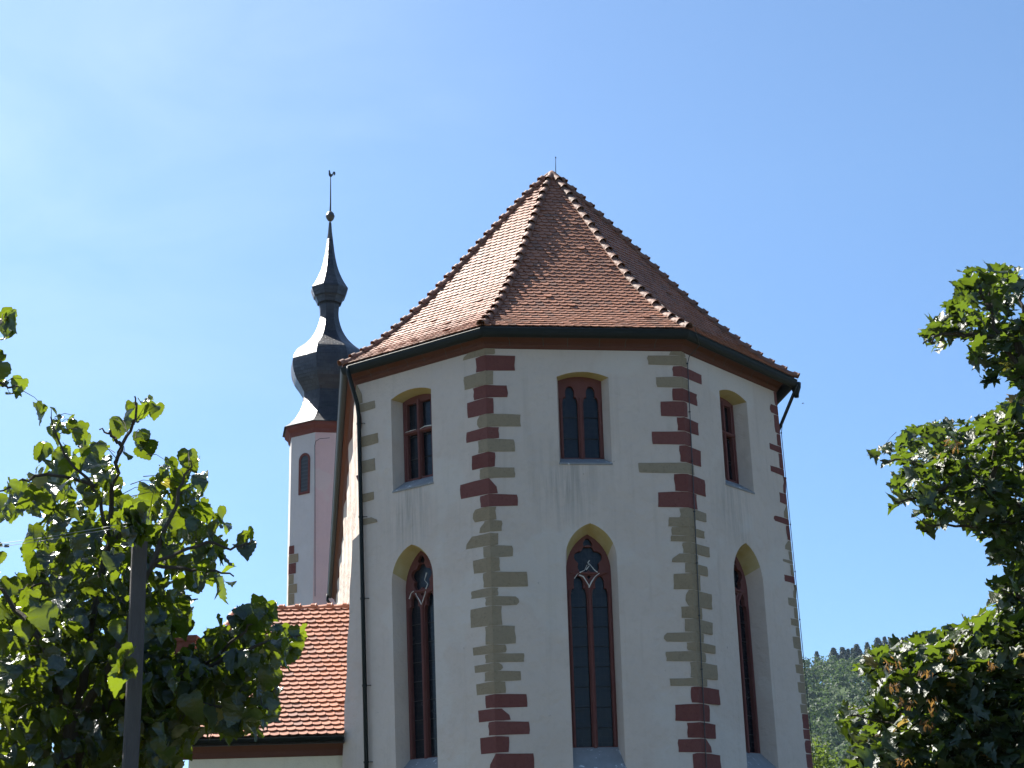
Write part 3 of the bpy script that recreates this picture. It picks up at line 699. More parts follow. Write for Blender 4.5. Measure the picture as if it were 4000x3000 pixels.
# ------------------------------------------------------------------ church tower with onion dome
TY = 70.0
def tz(x, y): return at(x, y, TY)
def ty(y): return float(at(1281, y, TY)[2])
axp = at(1281, 1700, TY); TXC = float(axp[0])
tow = empty('church_tower', (TXC, TY, 0), 'slim octagonal church tower with slate onion dome and weathercock', 'church tower')
def zr(zx, zy):                                    # silhouette point in the zoomed photo -> (radius, height)
    x, y = zx/1.382+1000, zy/1.382+600; p = at(x, y, TY); a = at(388/1.382+1000, y, TY); return float(abs(p[0]-a[0])), float(p[2])
PH = math.radians(-90-11)
def octo(r, z, n=8): return [np.array([TXC+r*math.cos(PH+2*math.pi*i/n), TY+r*math.sin(PH+2*math.pi*i/n), z]) for i in range(n)]
def oct_loft(mb, prof, m=0, sub=1):
    dist = 0
    for (r0, z0), (r1, z1) in zip(prof, prof[1:]):
        d = math.hypot(r1-r0, z1-z0)
        a, b = octo(r0, z0), octo(r1, z1)
        for i in range(8):
            j = (i+1) % 8; w0 = np.linalg.norm(a[j]-a[i])/2; w1 = np.linalg.norm(b[j]-b[i])/2
            mb.add([a[i], a[j], b[j], b[i]], [(0, 1, 2, 3)], m, uvs=[[(i*3.7-w0, dist), (i*3.7+w0, dist), (i*3.7+w1, dist+d), (i*3.7-w1, dist+d)]])
        dist += d
def smooth_prof(pts, n=5):
    out = []; P = np.array(pts)
    for i in range(len(P)-1):
        p0, p1, p2, p3 = P[max(i-1, 0)], P[i], P[i+1], P[min(i+2, len(P)-1)]
        for j in range(n):
            t = j/n; out.append(tuple(.5*((2*p1)+(-p0+p2)*t+(2*p0-5*p1+4*p2-p3)*t*t+(-p0+3*p1-3*p2+p3)*t**3)))
    return out+[tuple(P[-1])]
mb = MB(); rw, zw = zr(172, 1545)
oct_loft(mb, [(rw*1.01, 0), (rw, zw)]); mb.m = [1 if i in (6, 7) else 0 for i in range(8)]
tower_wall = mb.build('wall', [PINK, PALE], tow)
tq = MB()
for i, (h, w_, mi) in enumerate(((.5, .35, 0), (.42, .5, 0), (.45, .3, 0), (.5, .42, 1), (.4, .55, 0), (.4, .3, 1))):
    z0 = float(at(1130, 2380, TY)[2]) + sum(x[0] for x in ((.5,), (.42,), (.45,), (.5,), (.4,), (.4,))[:i])
    v = octo(rw+.02, z0); vp, va, vb = v[7], v[6], v[0]
    for q in (va, vb):
        e = vp+(q-vp)/np.linalg.norm(q-vp)*w_
        tq.add([vp, e, e+[0, 0, h-.02], vp+[0, 0, h-.02]], [(0, 1, 2, 3)], mi, rnd=.3)
tq.build('quoins', [SAND, RED], tow)
mb = MB(); oct_loft(mb, [(rw*.99, zw-.22), (rw+.06, zw-.16), (rw+.09, zw-.02), (rw+.24, zw+.12), (rw+.27, zw+.26), (rw*.9, zw+.30)])
mb.build('cornice', RED, tow)
P = [zr(132, 1518)] + [zr(x, y) for x, y in ((165, 1490), (200, 1450), (228, 1400), (241, 1350), (244, 1312))]
P[0] = (P[0][0]+.02, zw+.27)
P2 = [zr(x, y) for x, y in ((244, 1312), (222, 1280), (197, 1245), (180, 1205), (175, 1160), (180, 1125), (205, 1085), (250, 1048), (285, 1010), (312, 965), (328, 920), (335, 880), (333, 840), (326, 800), (318, 786))]
mb = MB(); oct_loft(mb, smooth_prof(P, 4)); oct_loft(mb, smooth_prof(P2, 4))
P3 = [zr(x, y) for x, y in ((284, 738), (297, 718), (316, 685), (336, 640), (352, 585), (363, 525), (371, 465))]
za_ = zr(300, 783)
oct_loft(mb, [(za_[0]*.8, za_[1]), za_, (P3[0][0], P3[0][1]-.06)] + smooth_prof(P3, 4))
dome = mb.build('onion_dome', SLATE, tow)
mb = MB(); nf = zr(322, 790); oct_loft(mb, [(nf[0]*1.02, nf[1]-.25), (nf[0]*1.18, nf[1]-.02), (za_[0]*.98, za_[1]+.02)]); mb.build('lantern_eave', SLATE, tow)
sp = MB()                                          # lead spike, ball, rod
prof = [zr(371, 466), zr(377, 420), zr(381, 372)]
sp.loft([octo(max(r, .05), z) for r, z in prof], 0, cap=True)
sp.build('spike', COPPER, tow)
bb = MB(); bz0, bz1 = zr(388, 366)[1], zr(388, 312)[1]; br_ = zr(365, 340)[0]; bh = bz1-bz0
bb.loft([[np.array([TXC+r*br_*math.cos(q), TY+r*br_*math.sin(q), bz0+bh*f]) for q in (2*math.pi*i/16 for i in range(16))] for f, r in ((0, .3), (.08, .55), (.25, .85), (.42, 1.0), (.46, 1.06), (.54, 1.06), (.58, 1.0), (.78, .85), (.94, .5), (1, .2))], 0, cap=True)
bb.build('finial_ball', COPPER, tow, smooth=True)
rd = MB(); zt0, zt1 = bz1-.1, ty(118/1.382+600)
rd.tube([(TXC, TY, zt0), (TXC+.01, TY, zt0+.5), (TXC, TY, zt1)], [.05, .035, .02], 8); rd.build('finial_rod', IRON, tow)
ck = MB(); ox, oz, u = TXC, zt1-.05, .0098            # weathercock outline in zoomed pixels, facing left
out = [(-4, -2), (-9, 6), (-10, 14), (-8, 22), (-11, 24), (-9, 27), (-10, 31), (-6, 34), (-3, 30), (-2, 24), (1, 14), (5, 11), (9, 13), (11, 20), (15, 25), (20, 24), (24, 19), (24, 12), (20, 5), (14, 6), (17, 11), (14, 14), (12, 9), (10, 3), (5, -2), (2, -4)]
vs = [np.array([ox+a*u, TY-.02, oz+b*u]) for a, b in out]+[np.array([ox+a*u, TY+.02, oz+b*u]) for a, b in out]; n = len(out)
tri = geometry.tessellate_polygon([[Vector((a, b, 0)) for a, b in out]])
ck.add(vs, [tuple(t) for t in tri]+[tuple(n+i for i in t) for t in tri]+[(i, (i+1) % n, n+(i+1) % n, n+i) for i in range(n)], 0)
ck.build('weathercock', IRON, tow)
# arched belfry opening on the left front face
v = octo(rw+.004, 0); fa, fb = v[7], v[0]; ft = (fb-fa)/np.linalg.norm(fb-fa); fn_ = np.array([ft[1], -ft[0], 0]); FWid = np.linalg.norm(fb-fa)
def tf(x, y):
    d = ray(x, y); lam = ((fa-CAMP)[:2]@fn_[:2])/(d[:2]@fn_[:2]); Q = CAMP+d*lam; return float((Q-fa)[:2]@ft[:2]), float(Q[2])
u0, z0 = tf(1167, 1935); u1, _ = tf(1210, 1935); _, z1 = tf(1190, 1770)
def T3(u, z, n): return np.array([fa[0], fa[1], 0])+ft*u+fn_*n+np.array([0, 0, z])
hw = (u1-u0)/2; arc = lambda a, b, zz: [(a, zz)] + [((a+b)/2+(b-a)/2*math.cos(t), z1-hw+(b-a)/2*math.sin(t)) for t in np.linspace(math.pi, 0, 11)] + [(b, zz)]
fo, fi = arc(u0, u1, z0), arc(u0+.11, u1-.11, z0+.12)
tw_ = MB(); n = len(fo)
for A_, B_, na, nb_ in ((fo, fi, .035, .03), (fi, fi, .03, -.16), (fo, fo, .035, -.02)):
    tw_.add([T3(*p, na) for p in A_]+[T3(*p, nb_) for p in B_], [(i, (i+1) % n, n+(i+1) % n, n+i) for i in range(n)], 0)
twin = tw_.build('window', RED, tow)
lv = MB(); lv.add([T3(u, z, .004) for u, z in fi], [tuple(range(n))[::-1]], 0)
for j in range(9):
    z = z0+.2+(z1-z0-.35)*j/9
    lv.box(T3((u0+u1)/2, z, .015), [ft*(hw-.13), fn_*.012+np.array([0, 0, -.03]), np.array([0, 0, .008])], 0)
lv.build('louvre', IRON, twin)
cable = MB(); cu = [tf(x, y) for x, y in ((1290, 1711), (1252, 1714), (1236, 1724), (1232, 1740), (1233, 2000), (1233, 2330))]
cable.tube([T3(u, z, .04) for u, z in cu], .014, 5); cable.build('lightning_conductor', IRON, tow)

# ------------------------------------------------------------------ low annex with hipped tile roof
AY0, AY1 = 31.1, 34.6
eL, eR = at(655, 2888, AY0), at(1338, 2874, AY0); rL, rR = at(925, 2384, AY1), at(1350, 2362, AY1)
ez = (eL[2]+eR[2])/2; rz = (rL[2]+rR[2])/2
xr_ = float(at(1341, 2874, AY0-.1)[0])+.1
eL = np.array([eL[0], AY0, ez]); eR = np.array([xr_-.1, AY0, ez]); rL = np.array([rL[0], AY1, rz]); rR = np.array([-3.42, AY1, rz])
bl = np.array([eL[0], 2*AY1-AY0, ez]); br2 = np.array([-3.9, 2*AY1-AY0, ez]); 
annex = empty('annex_building', ((eL[0]+eR[0])/2, AY1, 0), 'low cream annex with bright orange hipped tile roof against the church', 'annex')
an = MB(); x0, x1, y0, y1 = eL[0]+.35, -3.1, AY0+.35, 2*AY1-AY0-.35
nx = 24
an.add([(x0+(x1-x0)*i/nx, y0, z) for z in (0, ez+.02) for i in range(nx+1)], [(i, i+1, nx+2+i, nx+1+i) for i in range(nx)], 0)
an.add([(x0, y0, 0), (x0, y1, 0), (x0, y1, ez+.02), (x0, y0, ez+.02), (-3.9, y1, 0), (-3.9, y1, ez+.02)], [(0, 1, 2, 3), (1, 4, 5, 2)], 0)
an.build('wall', CREAM, annex)
an = MB(); lerp = lambda a, b: (lambda t: a+(b-a)*t)
flare = lambda a, b: (lambda t: a+(b-a)*t-np.array([0, 0, .10*math.sin(math.pi*min(1, t))]))
rw_ = rows_of(flare(rR, eR), .165, 1.0)
tile_field(an, flare(rL, eL), flare(rR, eR), rw_, .185, rng, lift=.04, thick=.02)
tile_field(an, flare(rL, bl), flare(rL, eL), rw_, .185, rng, lift=.04, thick=.02)
tile_field(an, flare(rR, br2), flare(rL, bl), rw_, .9, rng, scallop=False)
aroof = an.build('roof', TILE_NEW, annex)
au = MB(); dz = np.array([0, 0, -.14])
au.add([rL+dz*.4, rR+dz*.4, eR+dz, eL+dz, bl+dz, br2+dz], [(0, 1, 2, 3), (0, 3, 4), (1, 0, 4, 5), (2, 5, 4, 3)], 0); au.build('underlay', TIMBER, aroof)
hip_tiles(lerp(rL, eL), 12, .07, .09, parent=annex, mat=TILE_NEW); hip_tiles(lerp(rL, bl), 12, .07, .09, parent=annex, mat=TILE_NEW)
hip_tiles(lerp(rL, rR), 8, .085, .09, 'ridge_tiles', parent=annex, mat=TILE_NEW, lift=.0, t0=0)
an = MB(); an.loft([[np.array([x, AY0+o_, ez+z_]) for x in np.linspace(eL[0]-o_*0+.04, xr_-.1, 3)] for o_, z_ in ((.36, -.36), (.30, -.34), (.27, -.24), (.12, -.14), (.10, -.06), (.3, -.04))], 0, closed=False)
an.build('cornice', CORNICE, annex)
an = MB(); rg = .075
an.loft([[np.array([x, AY0-.04+rg*math.cos(t), ez-.035+rg*math.sin(t)]) for t in [math.pi+math.pi*i/8 for i in range(9)]+[2*math.pi-math.pi*i/8 for i in range(9)]] for x in (eL[0]-.05, xr_-.1)], 0, closed=True, cap=True)
an.tube([(eL[0]-.05, AY0-.04-rg, ez-.03), (xr_-.1, AY0-.04-rg, ez-.03)], .013, 6)
an.build('gutter', GUTTER, annex)
ch = MB(); ct = at(718, 2491, AY1-.5); cw = .30
ch.box((ct[0], AY1-.5, ct[2]-.9), [(cw, 0, 0), (0, cw, 0), (0, 0, .82)], 0, rnd=.2)
ch.box((ct[0], AY1-.5, ct[2]-.06), [(cw+.05, 0, 0), (0, cw+.05, 0), (0, 0, .06)], 0, rnd=.1)
chm = ch.build('chimney', CORNICE, aroof)
ch = MB(); ch.box((ct[0], AY1-.5, ct[2]+.003), [(cw-.08, 0, 0), (0, cw-.08, 0), (0, 0, .004)], 0); ch.build('chimney_flue', IRON, annex)

# ------------------------------------------------------------------ ground and hill
g = MB(); nx, ny = 60, 60
gx = np.concatenate([-np.geomspace(2500, 20, 20), np.linspace(-15, 15, 9), np.geomspace(20, 2500, 20)]); gy = np.concatenate([-np.geomspace(2500, 20, 12), np.linspace(-10, 60, 12), np.geomspace(70, 2500, 18)])
g.add([(x, y, 0) for y in gy for x in gx], [(j*len(gx)+i, j*len(gx)+i+1, (j+1)*len(gx)+i+1, (j+1)*len(gx)+i) for j in range(len(gy)-1) for i in range(len(gx)-1)], 0)
tag(g.build('ground', GROUND), kind='structure')
def sstep(a, b, x): t = min(1, max(0, (x-a)/(b-a))); return t*t*(3-2*t)
def hill_z(x, y):
    q = x/max(y, 1.)*800                            # position along the crest
    px = 2000+6137*.96*q/800
    crest = float(at(px, 2572-.075*(px-3200), 800.)[2]) - 11
    return (crest*sstep(380, 800, y)*(1-.6*sstep(860, 1250, y)) + 3*math.sin(x*.03)*sstep(420, 600, y))*sstep(-260, 60, q) - 1.5
hx = np.linspace(-300, 900, 80); hy = np.linspace(370, 1300, 60)
h = MB(); h.add([(x, y, hill_z(x, y)) for y in hy for x in hx], [(j*len(hx)+i, j*len(hx)+i+1, (j+1)*len(hx)+i+1, (j+1)*len(hx)+i) for j in range(len(hy)-1) for i in range(len(hx)-1)], 0)
tag(h.build('hill', HILLM, smooth=True), kind='structure')

# ------------------------------------------------------------------ leaf meshes in numpy
def leaf_mesh(name, C, T, N, size, shape, faces, mat, parent=None, rnd=None, bend=.25, rng=RNG):
    """one mesh of many leaves.  C centres, T leaf directions (stem to tip), N normals (n,3); shape (m,3): x across, y along, z fold"""
    n = len(C); T = T/np.linalg.norm(T, axis=1)[:, None]; B = np.cross(N, T); B /= (np.linalg.norm(B, axis=1)[:, None]+1e-9); N = np.cross(T, B)
    m = len(shape); sh = np.array(shape)
    cv = rng.normal(bend, .3, n)[:, None]; fold = rng.uniform(.1, .9, n)[:, None]; tw = rng.normal(0, .3, n)[:, None]
    x = sh[None, :, 0]*rng.uniform(.85, 1.1, n)[:, None]; y = sh[None, :, 1]; z = sh[None, :, 2]+fold*np.abs(x)*.55 - cv*(y*y) + tw*x*y + rng.normal(0, .035, (n, m))
    s = np.asarray(size).reshape(-1, 1)
    V = C[:, None, :] + s[:, :, None]*(x[:, :, None]*B[:, None, :] + y[:, :, None]*T[:, None, :] + z[:, :, None]*N[:, None, :])
    V = V.reshape(-1, 3)
    if parent is not None: V = V-np.array(world_loc(parent))[None]
    F = np.array(faces); k = F.shape[1]
    Fa = (F[None]+(np.arange(n)*m)[:, None, None]).reshape(-1, k)
    me = bpy.data.meshes.new(name); me.vertices.add(len(V)); me.vertices.foreach_set('co', V.astype(np.float32).ravel())
    me.loops.add(Fa.size); me.loops.foreach_set('vertex_index', Fa.astype(np.int32).ravel())
    me.polygons.add(len(Fa)); me.polygons.foreach_set('loop_start', (np.arange(len(Fa))*k).astype(np.int32)); me.polygons.foreach_set('loop_total', np.full(len(Fa), k, np.int32))
    rv = rng.random(n) if rnd is None else rnd
    a = me.attributes.new('rnd', 'FLOAT', 'FACE'); a.data.foreach_set('value', np.repeat(rv, len(F)).astype(np.float32))
    me.materials.append(mat); me.update(calc_edges=True); me.validate()
    me.polygons.foreach_set('use_smooth', [True]*len(me.polygons))
    o = bpy.data.objects.new(name, me); COL.objects.link(o)
    if parent is not None: o.parent = parent
    return o
def fan(outline):                                  # leaf with a midrib: outline right side tip-wards, mirrored
    rib = [(0, y, 0) for y in (.0, .35, .7)]
    R = [(x, y, 0) for x, y in outline]; Lf = [(-x, y, 0) for x, y in outline]; tip = (0, 1.0, 0)
    V = rib+[tip]+R+Lf; n = len(R); F = []
    def near(y): return min(range(4), key=lambda i: abs((0, .35, .7, 1.0)[i]-y))
    for off, flip in ((4, False), (4+n, True)):
        prev = 0
        for i in range(n-1):
            y = (outline[i][1]+outline[i+1][1])/2; q = max(prev, min(2, near(y)))
            if q != prev:
                for st in range(prev, q): F.append((st, off+i, st+1) if not flip else (st+1, off+i, st))
            F.append((q, off+i, off+i+1) if not flip else (off+i+1, off+i, q)); prev = q
        for st in range(prev, 3): F.append((st, off+n-1, st+1) if not flip else (st+1, off+n-1, st))
    return V, F
LIME_O = [(0, 0), (.20, -.11), (.36, -.06), (.45, .06), (.52, .12), (.50, .22), (.55, .30), (.49, .40), (.49, .48), (.40, .56), (.38, .65), (.28, .71), (.25, .80), (.13, .85), (.09, .93)]
MAPLE_O = [(0, 0), (.10, -.02), (.28, -.13), (.33, -.04), (.50, .0), (.40, .12), (.38, .20), (.60, .30), (.72, .46), (.53, .50), (.47, .58), (.27, .48), (.20, .46), (.22, .62), (.30, .72), (.17, .78), (.13, .88)]
LIME_S, LIME_F = fan([(x, y) for x, y in LIME_O]); MAPLE_S, MAPLE_F = fan(MAPLE_O)
LIME_S = [(x, y-.1, z) for x, y, z in LIME_S]; MAPLE_S = [(x, y-.1, z) for x, y, z in MAPLE_S]
SIMPLE_S, SIMPLE_F = [(0, 0, 0), (.3, .4, .03), (0, 1, 0), (-.3, .4, .03)], [(0, 1, 2, 3)]

def inside(poly, x, y):
    P = np.array(poly); x1, y1 = P[:, 0], P[:, 1]; x2, y2 = np.roll(x1, -1), np.roll(y1, -1); r = np.zeros(len(x), bool)
    for a, b, c, d in zip(x1, y1, x2, y2):
        cnd = ((b > y) != (d > y)); xi = (c-a)*(y-b)/((d-b) if d != b else 1e-9)+a; r ^= cnd & (x < xi)
    return r
def scatter(poly, n, Y, dY, rng, margin=0):
    P = np.array(poly, float); out = []
    lo, hi = P.min(0), P.max(0)
    while sum(len(o) for o in out) < n:
        q = rng.uniform(lo, hi, (n*2, 2)); out.append(q[inside(poly, q[:, 0], q[:, 1])])
    q = np.concatenate(out)[:n]; D = Y+rng.uniform(-dY, dY, n)
    return np.array([at(x, y, d) for (x, y), d in zip(q, D)])
def limb(mb, pts, r0, r1, n=7, wig=.03, rng=RNG):
    P = np.array(pts, float); t = np.linspace(0, 1, len(P)); tt = np.linspace(0, 1, max(6, len(P)*4)); Q = np.stack([np.interp(tt, t, P[:, i]) for i in range(3)], 1)
    for _ in range(3): Q[1:-1] = (Q[:-2]+2*Q[1:-1]+Q[2:])/4
    Q[1:-1] += rng.normal(0, wig, (len(Q)-2, 3)); mb.tube(Q, list(np.linspace(r0, r1, len(Q))), n); return Q

# ------------------------------------------------------------------ left tree: big drooping leaves against the light
O = 4000/2212.
def op(poly): return [(x*O, y*O) for x, y in poly]
LT_Y = 9.6
ltree = empty('broadleaf_tree', (float(at(270, 2900, LT_Y)[0]), LT_Y, 0), 'dark backlit tree with large drooping glossy leaves beside a timber post', 'tree')
L_POLY = [  # (outline in the 2212 px overview, leaves, depth spread)
 ([(82,890),(100,876),(130,895),(160,900),(178,925),(172,960),(150,980),(122,960),(98,935)], 15, .25),
 ([(225,938),(262,915),(258,940),(232,950)], 3, .1),
 ([(280,885),(310,872),(335,890),(332,925),(318,950),(326,965),(300,995),(255,1000),(262,985),(300,960),(298,930),(285,915)], 15, .3),
 ([(66,972),(92,962),(104,985),(88,1003),(72,992)], 3, .1),
 ([(0,1075),(50,1045),(100,1010),(140,965),(200,965),(235,985),(262,1050),(300,1055),(320,1130),(250,1180),(110,1180),(90,1110),(40,1110),(0,1145)], 150, .8),
 ([(350,1018),(395,985),(430,1000),(442,1050),(440,1100),(400,1125),(350,1130),(310,1090),(330,1050)], 44, .5),
 ([(300,1120),(430,1105),(485,1115),(500,1150),(485,1205),(518,1245),(510,1260),(465,1282),(425,1270),(405,1310),(300,1300),(290,1200)], 100, .8),
 ([(512,1178),(540,1156),(560,1168),(554,1195),(520,1208)], 5, .1),
 ([(45,1210),(80,1170),(300,1180),(310,1340),(0,1340),(0,1290),(40,1265),(70,1235)], 230, 1.0),
 ([(300,1290),(405,1300),(425,1375),(500,1350),(525,1325),(575,1308),(588,1320),(585,1350),(615,1368),(650,1362),(658,1378),(640,1415),(600,1440),(420,1500),(300,1500)], 250, .9),
 ([(420,1440),(560,1440),(595,1470),(600,1515),(585,1545),(545,1580),(500,1590),(420,1580),(380,1600),(388,1659),(250,1659),(250,1440)], 290, .9),
 ([(0,1320),(420,1340),(420,1600),(380,1659),(390,1800),(0,1800)], 760, 1.3),
 ([(0,1340),(300,1340),(400,1420),(380,1620),(0,1800)], 380, 1.4),
 ([(-420,1000),(0,1090),(0,1800),(-420,1800)], 700, 1.4),
 ([(-8,695),(18,678),(34,680),(30,705),(16,735),(-8,742)], 9, .15),
 ([(-10,770),(12,768),(28,790),(22,812),(-2,840),(-10,830)], 6, .15),
 ([(30,828),(58,826),(60,845),(30,868)], 2, .05),
 ([(-60,660),(-10,680),(-10,860),(-60,900)], 25, .3),
]
FRONT = [([(258,1088),(306,1092),(316,1150),(300,1176),(262,1170)], 30), ([(240,1420),(292,1425),(290,1462),(244,1470)], 7)]   # sprays that hang in front of the post
r1 = np.random.default_rng(11); C = np.concatenate([scatter(op(p), int(n*(1.9 if p[0][1] > 1280 else 1.6)) if n > 30 else n, LT_Y+.35+d*.55, d*1.15, r1) for p, n, d in L_POLY] + [scatter(op(p), n, 8.62, .06, r1) for p, n in FRONT]); n = len(C)
ang = r1.uniform(0, 2*math.pi, n); T = np.stack([np.cos(ang)*.7, np.sin(ang)*.7, r1.normal(-.8, .5, n)], 1)
Nn = np.stack([np.cos(ang)*.6+r1.normal(0, .45, n), np.sin(ang)*.6+r1.normal(0, .45, n), r1.uniform(.1, 1.0, n)], 1)
sz = r1.normal(.106, .03, n).clip(.045, .165)
LK = np.concatenate([np.full(int(m_*(1.9 if p[0][1] > 1280 else 1.6)) if m_ > 30 else m_, m_ <= 50) for p, m_, _ in L_POLY]+[np.full(m_, False) for _, m_ in FRONT])
q_ = C-CAMP; dq = q_@FW; keep = ~inside(op([(404, 1290), (440, 1300), (452, 1385), (428, 1412), (372, 1428), (368, 1378), (400, 1365)]), 2000+F_PX*(q_@CR)/dq, 1500-F_PX*(q_@CU)/dq)   # the gap through which the chimney shows
C, T, Nn, sz, LK = C[keep], T[keep], Nn[keep], sz[keep], LK[keep]; n = len(C)
leaf_mesh('crown', C-T*.05, T, Nn, sz, LIME_S, LIME_F, LEAF_L, ltree, rng=r1, bend=.35)
tw = MB(); base = np.array([at(270, 2900, LT_Y)[0], LT_Y, 0.])
A = lambda x, y, d=0: at(x*O, y*O, LT_Y+d)
fork = A(165, 1560, .1); limb(tw, [base, (base+fork)/2+[.03, 0, 0], fork], .11, .07, 10)
tips = [[fork, A(190, 1380), A(235, 1180, .2), A(250, 1000, .1), A(262, 962)], [A(235, 1180, .2), A(205, 1050), A(135, 985), A(110, 900)], [A(250, 1000, .1), A(280, 930, .1), A(296, 890), A(291, 856)],
        [fork, A(250, 1420, -.2), A(330, 1220, -.1), A(385, 1070), A(412, 995)], [A(330, 1220, -.1), A(430, 1170), A(515, 1185), A(545, 1165)], [A(330, 1220, -.1), A(440, 1230), A(505, 1245)],
        [fork, A(290, 1490, .3), A(420, 1450, .2), A(540, 1400), A(650, 1372)], [A(420, 1450, .2), A(510, 1380), A(575, 1320)], [A(290, 1490, .3), A(450, 1530), A(585, 1530)],
        [fork, A(90, 1380, -.2), A(20, 1300), A(-60, 1200)], [A(190, 1380), A(110, 1250), A(40, 1275)], [A(205, 1050), A(95, 1020), A(40, 1040), A(-20, 1072)], [A(-260, 1300), A(-150, 980), A(-60, 800), A(-5, 700)], [A(-60, 800), A(0, 830), A(40, 835)],
        [base, (base+A(-200, 1600))/2, A(-260, 1300)], [A(235, 1180, .2), A(285, 1130), A(320, 1120)], [A(262, 962), A(240, 938), A(215, 928)]]
for i, p in enumerate(tips): limb(tw, p, .034 if i in (0, 3, 6, 9, 14) else .013, .005, 6, .008, r1)
TQ = np.concatenate([np.stack([np.interp(np.linspace(0, len(p)-1, 30), range(len(p)), np.array(p)[:, i_]) for i_ in range(3)], 1) for p in tips])
tk = MB()
for i in list(np.nonzero(LK)[0])+list(r1.choice(n, 700, replace=False)):          # petioles and twigs from leaves towards the nearest limb
    d = TQ-C[i]; j = np.argmin((d**2).sum(1))
    if np.linalg.norm(d[j]) > .45: continue
    e = C[i]+d[j]*min(1, (.22 if LK[i] else .22)/(np.linalg.norm(d[j])+1e-6)); st = C[i]-T[i]*.06
    tk.tube([st, (st+e)/2+[0, 0, .02], e], [.0016, .002, .003], 4)
tw.build('trunk', BARK, ltree); tag(tk.build('leaf_stalks', BARK, ltree), kind='stuff')

# timber post in front of the tree, with two wires
PY = 8.85; pb = at(506, 3000, PY); pt = at(526, 2085, PY)
po = empty('timber_post', (float(pb[0]), PY, 0), 'weathered square timber post in front of the dark tree', 'post')
m_ = MB(); hw = .0415; c0 = np.array([pb[0], PY, 0.]); zt_ = float(pt[2]); rot = .35
cx, sx = math.cos(rot), math.sin(rot)
sec = [(hw, -hw+.008), (hw, hw-.008), (hw-.008, hw), (-hw+.008, hw), (-hw, hw-.008), (-hw, -hw+.008), (-hw+.008, -hw), (hw-.008, -hw)]
m_.loft([[c0+np.array([a*cx-b*sx+.004*math.sin(z*3), a*sx+b*cx, z]) for a, b in sec] for z in np.linspace(-.2, zt_, 14)], 0, cap=True)
m_.build('shaft', TIMBER, po)
m_ = MB(); m_.box(c0+[0, 0, zt_+.012], [(cx*.052, sx*.052, 0), (-sx*.052, cx*.052, 0), (0, 0, .012)]); m_.build('cap', COPPER, po)
WIREM = mat_metal('galvanised_wire', (.30, .30, .30), .55, .3)
for i, (p0, p1, lab) in enumerate((((-420, 2160), (516, 2040), 'upper thin grey wire running left from the timber post'), ((-420, 2172), (516, 2052), 'lower thin grey wire running left from the timber post, with a clamp'))):
    m_ = MB(); a, b = at(*p0, PY+2.6), at(*p1, PY+.05); m_.tube([a+(b-a)*t-[0, 0, .03*math.sin(math.pi*t)] for t in np.linspace(0, 1, 14)], .0020, 5)
    if i == 1:
        q = a+(b-a)*.54-[0, 0, .03]; m_.box(q, [(.014, 0, 0), (0, .008, 0), (0, 0, .009)])
    tag(m_.build('wire', WIREM), lab, 'wire', 'wires on the timber post')

# ------------------------------------------------------------------ maple on the right
MT_Y = 11.2
maple = empty('maple_tree', (float(at(4150, 2900, MT_Y)[0]), MT_Y, 0), 'maple tree with lobed green leaves and bunches of seeds reaching in from the right', 'tree')
zA = lambda L: [(x/1.659+3100, y/1.659+1000) for x, y in L]
zB = lambda L: [(x/1.659+3100, y/1.659+2000) for x, y in L]
M_POLY = [
 (zA([(1050,190),(1110,110),(1260,85),(1400,90),(1460,95),(1490,200),(1440,300),(1380,400),(1430,480),(1380,560),(1400,690),(1330,745),(1240,720),(1170,690),(1130,620),(1130,540),(1150,440),(1060,380),(1060,320),(1100,270)]), 250, .55),
 (zA([(940,300),(990,305),(1030,330),(1000,345),(950,330)]), 3, .1),
 (zA([(820,560),(860,480),(930,420),(1030,405),(1110,430),(1110,500),(1030,530),(960,610),(900,595)]), 70, .35),
 (zA([(1220,825),(1270,790),(1300,780),(1280,820)]), 4, .1),
 (zA([(1320,480),(1700,380),(1750,900),(1493,990),(1400,930),(1390,820),(1400,700),(1330,560)]), 190, .6),
 (zA([(480,1320),(500,1260),(590,1240),(620,1300),(600,1370),(550,1390)]), 7, .1),
 (zA([(600,1240),(680,1180),(760,1140),(920,1085),(1060,1090),(1190,1090),(1240,1030),(1340,1020),(1400,970),(1700,900),(1700,1659),(1050,1659),(800,1640),(840,1590),(680,1540),(660,1470),(710,1420),(760,1380),(700,1330),(640,1300)]), 900, .9),
 (zA([(600,1600),(650,1575),(710,1570),(715,1600),(640,1620)]), 4, .1),
 (zB([(810,20),(900,20),(1000,60),(1080,60),(1190,140),(1280,200),(1300,270),(1300,330),(1380,350),(1380,420),(1440,440),(1700,440),(1700,-20),(800,-20)]), 330, .8),
 (zB([(820,60),(880,60),(890,140),(840,140)]), 4, .1),
 (zB([(1290,470),(1380,440),(1440,500),(1420,580),(1320,640),(1290,590),(1340,540)]), 22, .3),
 (zB([(1380,440),(1700,420),(1700,800),(1220,760),(1240,690),(1320,640),(1420,580)]), 190, .8),
 (zB([(520,900),(620,860),(720,855),(850,840),(960,800),(1100,745),(1180,725),(1240,690),(1700,700),(1700,1300),(900,1300),(620,1250),(500,1200),(550,1130),(520,1060),(420,1040),(430,990),(500,950)]), 820, .9),
 (zB([(270,1310),(340,1290),(480,1270),(620,1250),(700,1350),(560,1420),(430,1400),(330,1380)]), 85, .5),
 (zB([(330,1450),(400,1440),(560,1410),(700,1340),(1000,1290),(1700,1290),(1700,1900),(420,1900),(360,1640),(400,1590),(420,1530)]), 1150, 1.0),
 (zB([(900,1300),(1700,1000),(1700,1800),(900,1800)]), 380, 1.1),
 (zB([(1700,-700),(2300,-600),(2300,1900),(1700,1900)]), 700, 1.3),
]
